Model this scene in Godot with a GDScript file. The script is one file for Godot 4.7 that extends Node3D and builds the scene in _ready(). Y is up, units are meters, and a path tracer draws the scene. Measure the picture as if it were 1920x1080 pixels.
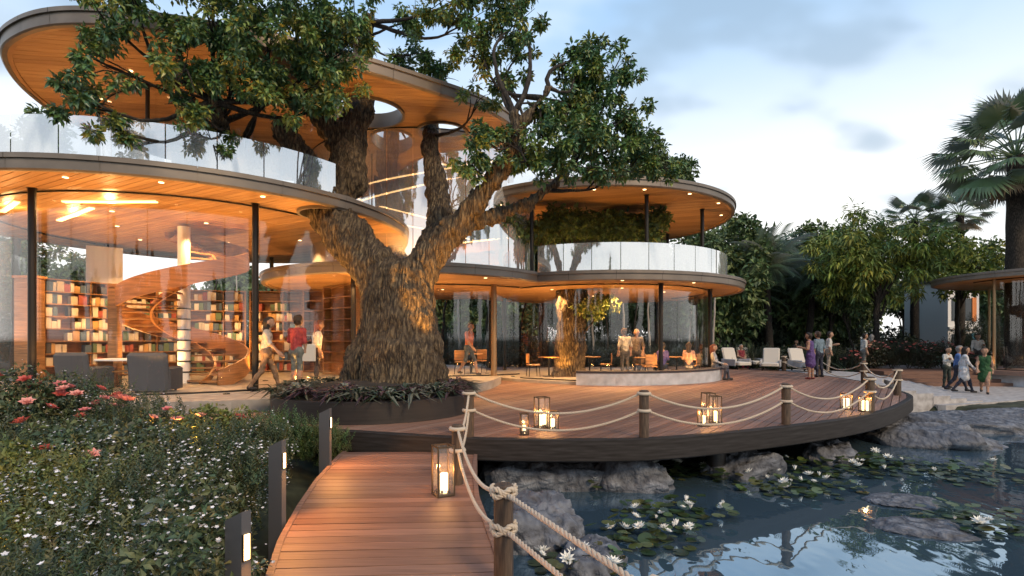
extends Node3D
# A lakeside library pavilion at dusk. y up, metres. The deck top is y = 0, the eye 1.5 m above it.
const EYE := 1.5
const FPX := 1000.0
const WATER := -0.9
const WALK := -0.25
const FLOOR := 0.25

var M := {}
var used_names := {}
var rng := RandomNumberGenerator.new()
var noise := FastNoiseLite.new()

# ---------------------------------------------------------------- points
func at(x: float, y: float, d: float) -> Vector3:
	return Vector3((x - 960.0) / FPX * d, EYE + (636.0 - y) / FPX * d, -d)
func on(x: float, y: float, level: float) -> Vector3:
	var d := FPX * (EYE - level) / (y - 636.0)
	return Vector3((x - 960.0) / FPX * d, level, -d)
func v2(p: Vector3) -> Vector2:
	return Vector2(p.x, p.z)

# ---------------------------------------------------------------- mesh builder
class MB:
	var v := PackedVector3Array()
	var n := PackedVector3Array()
	var uv := PackedVector2Array()
	var c := PackedColorArray()
	var idx := PackedInt32Array()
	var col := Color(1, 1, 1)
	var use_c := false
	func vert(p: Vector3, nn: Vector3, t := Vector2.ZERO) -> int:
		v.append(p); n.append(nn); uv.append(t); c.append(col)
		return v.size() - 1
	func tri_i(a: int, b: int, cc: int, hint: Vector3) -> void:
		# Godot's front is clockwise
		var g := (v[cc] - v[a]).cross(v[b] - v[a])
		if g.dot(hint) < 0.0:
			idx.append(a); idx.append(cc); idx.append(b)
		else:
			idx.append(a); idx.append(b); idx.append(cc)
	func tri(a: Vector3, b: Vector3, cc: Vector3, hint: Vector3, ua := Vector2.ZERO, ub := Vector2.ZERO, uc := Vector2.ZERO) -> void:
		var g := (cc - a).cross(b - a)
		if g.length_squared() < 1e-16: return
		g = g.normalized()
		if g.dot(hint) < 0.0: g = -g
		var i := vert(a, g, ua); var j := vert(b, g, ub); var k := vert(cc, g, uc)
		tri_i(i, j, k, g)
	func quad(a: Vector3, b: Vector3, cc: Vector3, d: Vector3, hint: Vector3, su := 1.0, sv := 1.0) -> void:
		var g := (cc - a).cross(d - b)
		if g.length_squared() < 1e-16: return
		g = g.normalized()
		if g.dot(hint) < 0.0: g = -g
		var i := vert(a, g, Vector2(0, 0)); var j := vert(b, g, Vector2(su, 0))
		var k := vert(cc, g, Vector2(su, sv)); var l := vert(d, g, Vector2(0, sv))
		tri_i(i, j, k, g); tri_i(i, k, l, g)
	func box(o: Vector3, s: Vector3, b := Basis()) -> void:
		var h := s * 0.5
		for ax in 3:
			var u := Vector3.ZERO; var w := Vector3.ZERO; var e := Vector3.ZERO
			e[ax] = h[ax]; u[(ax + 1) % 3] = h[(ax + 1) % 3]; w[(ax + 2) % 3] = h[(ax + 2) % 3]
			for sgn in [1.0, -1.0]:
				var m: Vector3 = e * sgn
				quad(o + b * (m - u - w), o + b * (m + u - w), o + b * (m + u + w), o + b * (m - u + w), b * m, s[(ax + 1) % 3], s[(ax + 2) % 3])
	func bevel(o: Vector3, s: Vector3, r: float, b := Basis()) -> void:
		# a box whose four upright edges and top rim are chamfered
		var h := s * 0.5
		var base := [Vector2(-h.x + r, -h.z), Vector2(h.x - r, -h.z), Vector2(h.x, -h.z + r), Vector2(h.x, h.z - r), Vector2(h.x - r, h.z), Vector2(-h.x + r, h.z), Vector2(-h.x, h.z - r), Vector2(-h.x, -h.z + r)]
		var k := base.size()
		var top: Vector3 = o + b * Vector3(0, h.y, 0); var bot: Vector3 = o + b * Vector3(0, -h.y, 0)
		for i in k:
			var p: Vector2 = base[i]; var q: Vector2 = base[(i + 1) % k]
			var sx := (h.x - r) / h.x; var sz := (h.z - r) / h.z
			var a := o + b * Vector3(p.x, -h.y, p.y); var c2 := o + b * Vector3(q.x, -h.y, q.y)
			var a1 := o + b * Vector3(p.x, h.y - r, p.y); var c1 := o + b * Vector3(q.x, h.y - r, q.y)
			var a2 := o + b * Vector3(p.x * sx, h.y, p.y * sz); var c3 := o + b * Vector3(q.x * sx, h.y, q.y * sz)
			var outw := b * Vector3(p.x + q.x, 0, p.y + q.y)
			quad(a, c2, c1, a1, outw); quad(a1, c1, c3, a2, outw + b * Vector3(0, 0.3, 0))
			tri(top, a2, c3, b * Vector3.UP); tri(bot, a, c2, b * Vector3.DOWN)
	func tube(pts: Array, rad: Array, sides := 8, caps := true, twist := 0.0) -> void:
		var k := pts.size()
		var start := v.size()
		var up := Vector3.UP
		var t0: Vector3 = (pts[1] - pts[0]).normalized()
		if absf(t0.dot(up)) > 0.9: up = Vector3.RIGHT
		var side := t0.cross(up).normalized()
		var run := 0.0
		for i in k:
			var t: Vector3 = (pts[mini(i + 1, k - 1)] - pts[maxi(i - 1, 0)]).normalized()
			side = (side - t * side.dot(t)).normalized()
			var other := t.cross(side)
			if i > 0: run += (pts[i] - pts[i - 1]).length()
			for j in sides + 1:
				var a := TAU * j / sides + twist * i
				var dir := side * cos(a) + other * sin(a)
				vert(pts[i] + dir * rad[i], dir, Vector2(run, float(j) / sides))
		for i in k - 1:
			for j in sides:
				var a := start + i * (sides + 1) + j
				var b := a + 1; var e := a + sides + 1
				tri_i(a, b, e, n[a]); tri_i(b, e + 1, e, n[a])
		if caps:
			for e in [0, k - 1]:
				var t: Vector3 = (pts[1] - pts[0]) if e == 0 else (pts[k - 1] - pts[k - 2])
				t = t.normalized() * (-1.0 if e == 0 else 1.0)
				var m := vert(pts[e], t)
				for j in sides:
					var s = start + e * (sides + 1) + j
					var a := vert(v[s], t); var b := vert(v[s + 1], t)
					tri_i(m, a, b, t)
	func lathe(prof: Array, o := Vector3.ZERO, sides := 16, b := Basis()) -> void:
		# prof: Vector2(radius, height); hard edges between segments
		for i in prof.size() - 1:
			var p: Vector2 = prof[i]; var q: Vector2 = prof[i + 1]
			var start := v.size()
			for j in sides + 1:
				var a := TAU * j / sides
				var dir := Vector3(cos(a), 0, sin(a))
				var nn := (dir * (q.y - p.y) + Vector3.UP * (p.x - q.x)).normalized()
				vert(o + b * (dir * p.x + Vector3.UP * p.y), b * nn, Vector2(float(j) / sides, p.y))
				vert(o + b * (dir * q.x + Vector3.UP * q.y), b * nn, Vector2(float(j) / sides, q.y))
			for j in sides:
				var s := start + j * 2
				if p.x > 1e-6: tri_i(s, s + 2, s + 1, n[s])
				if q.x > 1e-6: tri_i(s + 2, s + 3, s + 1, n[s])
	func prism(poly: PackedVector2Array, y0: float, y1: float, along := Vector2.RIGHT, shift := 0.0, bottom := true) -> void:
		var ti := Geometry2D.triangulate_polygon(poly)
		var across := Vector2(-along.y, along.x)
		for i in range(0, ti.size(), 3):
			var p := [poly[ti[i]], poly[ti[i + 1]], poly[ti[i + 2]]]
			var t := []
			for q in p: t.append(Vector2(q.dot(along) + shift * 7.3, q.dot(across) + shift * 3.1))
			tri(Vector3(p[0].x, y1, p[0].y), Vector3(p[1].x, y1, p[1].y), Vector3(p[2].x, y1, p[2].y), Vector3.UP, t[0], t[1], t[2])
			if bottom: tri(Vector3(p[0].x, y0, p[0].y), Vector3(p[1].x, y0, p[1].y), Vector3(p[2].x, y0, p[2].y), Vector3.DOWN, t[0], t[1], t[2])
		var sgn := -1.0 if Geometry2D.is_polygon_clockwise(poly) else 1.0
		for i in poly.size():
			var a := poly[i]; var b := poly[(i + 1) % poly.size()]
			var e := (b - a)
			var hint := Vector3(e.y, 0, -e.x) * sgn
			quad(Vector3(a.x, y0, a.y), Vector3(b.x, y0, b.y), Vector3(b.x, y1, b.y), Vector3(a.x, y1, a.y), hint, e.length(), y1 - y0)
	func mesh() -> ArrayMesh:
		var arr := []
		arr.resize(Mesh.ARRAY_MAX)
		arr[Mesh.ARRAY_VERTEX] = v; arr[Mesh.ARRAY_NORMAL] = n; arr[Mesh.ARRAY_TEX_UV] = uv
		if use_c: arr[Mesh.ARRAY_COLOR] = c
		arr[Mesh.ARRAY_INDEX] = idx
		var m := ArrayMesh.new()
		m.add_surface_from_arrays(Mesh.PRIMITIVE_TRIANGLES, arr)
		return m

# ---------------------------------------------------------------- nodes
func numbered(called: String) -> String:
	var k: int = used_names.get(called, 0)
	used_names[called] = k + 1
	return called if k == 0 else "%s_%03d" % [called, k]
func thing(called: String, label: String, category: String, pos := Vector3.ZERO, group := "", turn := 0.0) -> Node3D:
	var o := Node3D.new()
	o.name = numbered(called)
	add_child(o)
	o.position = pos; o.rotation.y = turn
	tag(o, label, category, group)
	return o
func tag(o: Node, label: String, category: String, group := "") -> void:
	o.set_meta("label", label); o.set_meta("category", category)
	if group != "": o.set_meta("group", group)
func part(parent: Node, called: String, mesh: Mesh, m: Material, pos := Vector3.ZERO) -> MeshInstance3D:
	var o := MeshInstance3D.new()
	o.name = called; o.mesh = mesh; o.material_override = m; o.position = pos
	parent.add_child(o, true)
	return o
func partw(parent: Node3D, called: String, mb: MB, m: Material) -> MeshInstance3D:
	# the shape is given in world coordinates
	return part(parent, called, mb.mesh(), m, -parent.position)
func single(called: String, mesh: Mesh, m: Material, label: String, category: String, pos := Vector3.ZERO, group := "", turn := 0.0) -> MeshInstance3D:
	var o := part(self, numbered(called), mesh, m, pos)
	o.rotation.y = turn
	tag(o, label, category, group)
	return o
func struct(called: String, mb: MB, m: Material) -> MeshInstance3D:
	var o := part(self, numbered(called), mb.mesh(), m)
	o.set_meta("kind", "structure")
	return o
func copy_of(o: Node3D, pos: Vector3, turn: float, label := "") -> Node3D:
	var base := String(o.name)
	var r := RegEx.new(); r.compile("_[0-9]{3}$")
	base = r.sub(base, "")
	var c2: Node3D = o.duplicate()
	c2.name = numbered(base)
	add_child(c2)
	c2.position = pos; c2.rotation.y = turn
	if label != "": c2.set_meta("label", label)
	return c2
func scatter(parent: Node3D, called: String, mesh: Mesh, m: Material, xf: Array, cols: Array) -> MultiMeshInstance3D:
	var mm := MultiMesh.new()
	mm.transform_format = MultiMesh.TRANSFORM_3D
	mm.use_colors = true
	mm.mesh = mesh
	mm.instance_count = xf.size()
	for i in xf.size():
		mm.set_instance_transform(i, xf[i])
		mm.set_instance_color(i, cols[i])
	var o := MultiMeshInstance3D.new()
	o.name = called; o.multimesh = mm; o.material_override = m
	o.set_meta("kind", "stuff")
	parent.add_child(o, true)
	if parent != self: o.position = -parent.position
	return o

# ---------------------------------------------------------------- materials
func lin(r: float, g: float, b: float) -> Color:
	return Color(r, g, b).linear_to_srgb()
func mat(called: String, c: Color, rough := 0.7, metal := 0.0) -> StandardMaterial3D:
	var m := StandardMaterial3D.new()
	m.resource_name = called; m.albedo_color = c; m.roughness = rough; m.metallic = metal
	M[called] = m
	return m
func noise_image(w: int, h: int, fx: float, fy: float, sd: int, lo: Color, hi: Color, oct := 4, contrast := 1.0, kind := 3, ridged := false) -> ImageTexture:
	# a seamless noise picture: noise on a torus in 4 numbers folded to 3 by blending the borders
	var f := FastNoiseLite.new()
	f.seed = sd; f.frequency = 1.0; f.fractal_octaves = oct; f.noise_type = kind
	if ridged: f.fractal_type = FastNoiseLite.FRACTAL_RIDGED
	var img := Image.create(w, h, true, Image.FORMAT_RGB8)
	for y in h:
		var ty := float(y) / h
		for x in w:
			var tx := float(x) / w
			var a := f.get_noise_2d(tx * fx, ty * fy)
			var b := f.get_noise_2d((tx + 1.0) * fx, ty * fy)
			var s := clampf((1.0 - tx) * 6.0 , 0.0, 1.0)
			if s < 1.0: a = lerpf(f.get_noise_2d((tx - 1.0) * fx, ty * fy), a, s)
			if ty > 0.85:
				var u := (1.0 - ty) / 0.15
				a = lerpf(f.get_noise_2d(tx * fx, (ty - 1.0) * fy), a, u)
			var k := clampf(0.5 + a * contrast, 0.0, 1.0)
			img.set_pixel(x, y, lo.lerp(hi, k))
	img.generate_mipmaps()
	return ImageTexture.create_from_image(img)
func tri_planar(m: StandardMaterial3D, sc: float, tall := 1.0) -> void:
	m.uv1_triplanar = true; m.uv1_world_triplanar = true
	m.uv1_scale = Vector3(sc, sc * tall, sc)
func make_materials() -> void:
	# sawn wood: grain stretched along u
	var grain := noise_image(256, 256, 3.0, 40.0, 11, Color(0.62, 0.6, 0.58), Color(1, 1, 1), 5, 0.9)
	var grain_h := noise_image(256, 256, 4.0, 60.0, 12, Color(0, 0, 0), Color(1, 1, 1), 4, 0.9)
	var tones := [[0.29, 0.16, 0.112], [0.35, 0.20, 0.145], [0.23, 0.122, 0.085], [0.315, 0.172, 0.12], [0.39, 0.235, 0.172], [0.265, 0.148, 0.106]]
	for i in tones.size():
		var t: Array = tones[i]
		var m := mat("deck_%d" % i, lin(t[0], t[1], t[2]), 0.58)
		m.albedo_texture = grain; m.uv1_scale = Vector3(0.5, 3.0, 1)
		m.heightmap_enabled = true; m.heightmap_texture = grain_h; m.heightmap_scale = 0.15
	var st := [[0.47, 0.26, 0.105], [0.53, 0.30, 0.125], [0.42, 0.225, 0.09], [0.56, 0.325, 0.14]]
	for i in st.size():
		var t: Array = st[i]
		var m := mat("soffit_%d" % i, lin(t[0], t[1], t[2]), 0.5)
		m.albedo_texture = grain; m.uv1_scale = Vector3(0.4, 3.0, 1)
	var w := mat("oak", lin(0.42, 0.22, 0.09), 0.45)
	w.albedo_texture = grain; tri_planar(w, 0.6)
	w = mat("stair_wood", lin(0.46, 0.22, 0.085), 0.4)
	w.albedo_texture = grain; tri_planar(w, 0.5)
	var dk := mat("post_wood", lin(0.135, 0.088, 0.055), 0.7)
	dk.albedo_texture = noise_image(256, 256, 40.0, 3.0, 21, Color(0.45, 0.42, 0.4), Color(1, 1, 1), 4, 0.9)
	dk.heightmap_enabled = true; dk.heightmap_texture = dk.albedo_texture; dk.heightmap_scale = 0.4
	tri_planar(dk, 2.0, 1.0)
	var fs := mat("fascia", lin(0.19, 0.158, 0.13), 0.42, 0.3)
	fs.albedo_texture = noise_image(256, 256, 6, 6, 31, Color(0.86, 0.86, 0.86), Color(1, 1, 1)); tri_planar(fs, 0.4)
	mat("roof_membrane", lin(0.13, 0.13, 0.13), 0.8)
	mat("dark_metal", lin(0.022, 0.02, 0.019), 0.4, 0.6)
	mat("bronze", lin(0.30, 0.20, 0.11), 0.35, 0.7)
	var df := mat("deck_fascia", lin(0.045, 0.041, 0.04), 0.6)
	df.metallic_specular = 0.25; df.albedo_texture = grain; tri_planar(df, 0.7)
	var ws := mat("walk_side", lin(0.27, 0.16, 0.12), 0.6)
	ws.albedo_texture = grain; tri_planar(ws, 0.7)
	mat("underlay", lin(0.14, 0.10, 0.075), 0.9)
	var cz := noise_image(512, 512, 9, 9, 41, Color(0.72, 0.71, 0.7), Color(1, 1, 1), 5, 1.1)
	var cn := mat("concrete", lin(0.40, 0.37, 0.33), 0.55); cn.albedo_texture = cz; tri_planar(cn, 0.35)
	var pv := mat("paving", lin(0.46, 0.44, 0.43), 0.75); pv.albedo_texture = cz; tri_planar(pv, 0.5)
	var wb := mat("bench_white", lin(0.56, 0.57, 0.60), 0.5); wb.albedo_texture = cz; tri_planar(wb, 0.3)
	# rock
	var rk := mat("rock", lin(0.27, 0.29, 0.325), 0.75)
	rk.albedo_texture = noise_image(512, 512, 6, 6, 51, Color(1, 1, 1), Color(0.42, 0.42, 0.44), 6, 0.7, 1, true)
	rk.heightmap_enabled = true; rk.heightmap_texture = noise_image(512, 512, 6, 6, 51, Color(1, 1, 1), Color(0, 0, 0), 6, 0.7, 1, true); rk.heightmap_scale = 6.0
	tri_planar(rk, 0.5)
	var so := mat("soil", lin(0.035, 0.026, 0.018), 0.95); so.albedo_texture = cz; tri_planar(so, 0.8)
	var gr := mat("ground", lin(0.05, 0.055, 0.028), 0.95)
	gr.albedo_texture = noise_image(512, 512, 14, 14, 61, Color(0.4, 0.45, 0.35), Color(1, 1, 1), 6, 1.3); tri_planar(gr, 0.25)
	var pl := mat("planter_wall", lin(0.028, 0.022, 0.02), 0.5); pl.albedo_texture = grain; tri_planar(pl, 0.5)
	# bark
	var bk := mat("bark", lin(0.42, 0.315, 0.205), 0.9)
	bk.albedo_texture = noise_image(512, 512, 15, 3.6, 71, Color(0.98, 0.98, 0.92), Color(0.20, 0.17, 0.15), 5, 0.75, 1, true)
	bk.heightmap_enabled = true; bk.heightmap_texture = noise_image(512, 512, 15, 3.6, 71, Color(1, 1, 1), Color(0, 0, 0), 5, 0.75, 1, true); bk.heightmap_scale = 8.0
	tri_planar(bk, 0.7)
	var bk2 := mat("bark_grey", lin(0.12, 0.10, 0.085), 0.9)
	bk2.albedo_texture = bk.albedo_texture; tri_planar(bk2, 1.0)
	# leaves: colours come with each copy
	for l in [["leaf", 0.38, 0.3], ["leaf_soft", 0.6, 0.35], ["petal", 0.6, 0.4]]:
		var m := mat(l[0], Color(1, 1, 1), l[1])
		m.vertex_color_use_as_albedo = true
		m.backlight_enabled = true; m.backlight = Color(l[2], l[2], l[2])
		m.cull_mode = BaseMaterial3D.CULL_DISABLED
	var sk := mat("person", Color(1, 1, 1), 0.75)
	sk.vertex_color_use_as_albedo = true
	sk.albedo_texture = noise_image(256, 256, 8, 6, 91, Color(0.7, 0.7, 0.7), Color(1, 1, 1), 4, 1.0)
	sk.heightmap_enabled = true; sk.heightmap_texture = noise_image(256, 256, 10, 5, 92, Color(0, 0, 0), Color(1, 1, 1), 3, 1.2); sk.heightmap_scale = 3.0
	tri_planar(sk, 1.6)
	# water
	var wt := mat("water", lin(0.012, 0.022, 0.02), 0.015, 0.8)
	wt.metallic_specular = 0.5
	wt.albedo_color = lin(0.15, 0.26, 0.36)
	wt.heightmap_enabled = true; wt.heightmap_texture = noise_image(512, 512, 16, 8, 81, Color(0, 0, 0), Color(1, 1, 1), 3, 0.9); wt.heightmap_scale = 0.28
	tri_planar(wt, 0.16)
	# glass
	for g in [["glass", 0.0, 0.0, 0.80, 0.82, 0.82], ["rail_glass", 0.08, 0.72, 0.94, 0.96, 0.98], ["clear_glass", 0.04, 0.0, 0.9, 0.9, 0.9]]:
		var m := mat(g[0], Color(g[3], g[4], g[5], g[1]), 0.02, g[2])
		m.transparency = BaseMaterial3D.TRANSPARENCY_ALPHA
		m.cull_mode = BaseMaterial3D.CULL_DISABLED
	# rope
	var rp := mat("rope", lin(0.46, 0.38, 0.29), 0.9)
	mat("rope_dark", lin(0.33, 0.26, 0.19), 0.9)
	rp.rim_enabled = true; rp.rim = 0.3
	mat("lantern_metal", lin(0.10, 0.07, 0.045), 0.4, 0.6)
	mat("bollard", lin(0.085, 0.085, 0.09), 0.5, 0.2)
	for e in [["candle", 1.0, 0.86, 0.62, 2.0], ["bollard_light", 1.0, 0.80, 0.55, 5.0], ["down_light", 1.0, 0.85, 0.62, 5.0], ["strip_light", 1.0, 0.78, 0.5, 3.0]]:
		var m := mat(e[0], Color(0.8, 0.75, 0.65), 0.6)
		m.emission_enabled = true; m.emission = Color(e[1], e[2], e[3]); m.emission_energy_multiplier = e[4]
	mat("pebble", lin(0.03, 0.03, 0.03), 0.6)
	mat("white_paint", lin(0.72, 0.72, 0.72), 0.5)
	mat("white_cushion", lin(0.50, 0.47, 0.42), 0.9)
	mat("grey_fabric", lin(0.07, 0.075, 0.09), 0.95)
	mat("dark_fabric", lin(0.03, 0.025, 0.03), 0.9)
	mat("orange_panel", lin(0.7, 0.22, 0.05), 0.5); mat("blue_panel", lin(0.10, 0.38, 0.55), 0.5); mat("window_dark", lin(0.04, 0.05, 0.06), 0.15)
	var bc := [[0.5, 0.45, 0.36], [0.3, 0.07, 0.05], [0.07, 0.12, 0.2], [0.55, 0.5, 0.45], [0.1, 0.16, 0.1], [0.45, 0.28, 0.12], [0.05, 0.05, 0.06], [0.62, 0.6, 0.56]]
	for i in bc.size(): mat("book_%d" % i, lin(bc[i][0], bc[i][1], bc[i][2]), 0.7)

# ---------------------------------------------------------------- outlines
func circle(cx: float, d: float, r: float, n := 96) -> PackedVector2Array:
	var p := PackedVector2Array()
	for i in n: p.append(Vector2(cx + r * cos(TAU * i / n), -d + r * sin(TAU * i / n)))
	return p
func smooth(pts: Array, steps := 8) -> PackedVector2Array:
	# a closed Catmull-Rom curve through the points (x, depth)
	var out := PackedVector2Array()
	var k := pts.size()
	for i in k:
		var a: Vector2 = pts[(i + k - 1) % k]; var b: Vector2 = pts[i]; var c2: Vector2 = pts[(i + 1) % k]; var d: Vector2 = pts[(i + 2) % k]
		for s in steps:
			var q := b.cubic_interpolate(c2, a, d, float(s) / steps)
			out.append(Vector2(q.x, -q.y))
	return out
func normals2(o: PackedVector2Array) -> PackedVector2Array:
	var sgn := -1.0 if Geometry2D.is_polygon_clockwise(o) else 1.0
	var out := PackedVector2Array()
	var k := o.size()
	for i in k:
		var e := (o[(i + 1) % k] - o[(i + k - 1) % k]).normalized()
		out.append(Vector2(e.y, -e.x) * sgn)
	return out
func sweep(mb: MB, o: PackedVector2Array, prof: Array, closed := true, from := 0, count := -1, gap := 0.0) -> void:
	# prof: Vector2(inset, y), going round; each segment gets its own flat normals across and smooth ones along
	var nn := normals2(o)
	var k := o.size()
	var area := 0.0
	for i in prof.size() - 1: area += prof[i].x * prof[i + 1].y - prof[i + 1].x * prof[i].y
	for s in prof.size() - 1:
		var p: Vector2 = prof[s]; var q: Vector2 = prof[s + 1]
		var start := mb.v.size()
		var m := k + 1 if closed else k
		if count > 0: m = count + 1
		for i in m:
			var w := o[(i + from) % k]; var h := nn[(i + from) % k]
			if gap > 0.0 and (i == 0 or i == m - 1):
				w += (o[(i + from + (1 if i == 0 else k - 1)) % k] - w).normalized() * gap
			var nv := Vector3(h.x * (q.y - p.y), q.x - p.x, h.y * (q.y - p.y)).normalized()
			if area < 0.0: nv = -nv
			var a := w - h * p.x; var b := w - h * q.x
			mb.vert(Vector3(a.x, p.y, a.y), nv, Vector2(i * 0.1, p.y)); mb.vert(Vector3(b.x, q.y, b.y), nv, Vector2(i * 0.1, q.y))
		for i in m - 1:
			var e := start + i * 2
			mb.tri_i(e, e + 2, e + 1, mb.n[e]); mb.tri_i(e + 2, e + 3, e + 1, mb.n[e])
func inset(o: PackedVector2Array, by: float) -> PackedVector2Array:
	var r := Geometry2D.offset_polygon(o, -by)
	return r[0] if r.size() > 0 else o
func simple_pieces(o: PackedVector2Array, holes: Array) -> Array:
	# the outline less its holes, cut into bands so that no piece has a hole
	if holes.is_empty(): return [o]
	var cuts := [-1000.0]
	var cs := []
	for h in holes:
		var s := Vector2.ZERO
		for p in h: s += p
		cs.append(s.x / h.size() + 0.013)
	cs.sort()
	cuts.append_array(cs); cuts.append(1000.0)
	var out := []
	for i in cuts.size() - 1:
		var band := PackedVector2Array([Vector2(cuts[i], -1000), Vector2(cuts[i + 1], -1000), Vector2(cuts[i + 1], 1000), Vector2(cuts[i], 1000)])
		var now := Geometry2D.intersect_polygons(o, band)
		for h in holes:
			var nxt: Array[PackedVector2Array] = []
			for p in now: nxt.append_array(Geometry2D.clip_polygons(p, h))
			now = nxt
		out.append_array(now)
	return out
func boards(parent: Node3D, called: String, o: PackedVector2Array, holes: Array, dir: Vector2, width: float, gap: float, y0: float, y1: float, mats: Array, chop := 0.0) -> void:
	# parallel boards that fill the outline, each a piece of its own
	dir = dir.normalized()
	var ac := Vector2(-dir.y, dir.x)
	var lo := 1e9; var hi := -1e9; var l0 := 1e9; var l1 := -1e9
	for p in o:
		lo = minf(lo, p.dot(ac)); hi = maxf(hi, p.dot(ac)); l0 = minf(l0, p.dot(dir)); l1 = maxf(l1, p.dot(dir))
	var t := lo
	var row := 0
	while t < hi:
		var ends := [l0 - 1.0]
		if chop > 0.0:
			var e := l0 - chop * rng.randf()
			while e < l1:
				e += chop * rng.randf_range(0.8, 1.2)
				ends.append(e)
		ends.append(l1 + 1.0)
		for k in ends.size() - 1:
			var a: float = ends[k] + gap * 0.25; var b: float = ends[k + 1] - gap * 0.25
			if b - a < 0.2: continue
			var strip := PackedVector2Array([dir * a + ac * (t + gap * 0.5), dir * b + ac * (t + gap * 0.5), dir * b + ac * (t + width - gap * 0.5), dir * a + ac * (t + width - gap * 0.5)])
			var now := Geometry2D.intersect_polygons(strip, o)
			for h in holes:
				var nxt: Array[PackedVector2Array] = []
				for p in now: nxt.append_array(Geometry2D.clip_polygons(p, h))
				now = nxt
			for p in now:
				if p.size() < 3: continue
				var mb := MB.new()
				var dy := rng.randf_range(-0.0015, 0.0015)
				mb.prism(p, y0 + dy, y1 + dy, dir, rng.randf() * 10.0)
				if mb.idx.size() == 0: continue
				partw(parent, called, mb, M[mats[rng.randi() % mats.size()]])
		t += width
		row += 1
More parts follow.
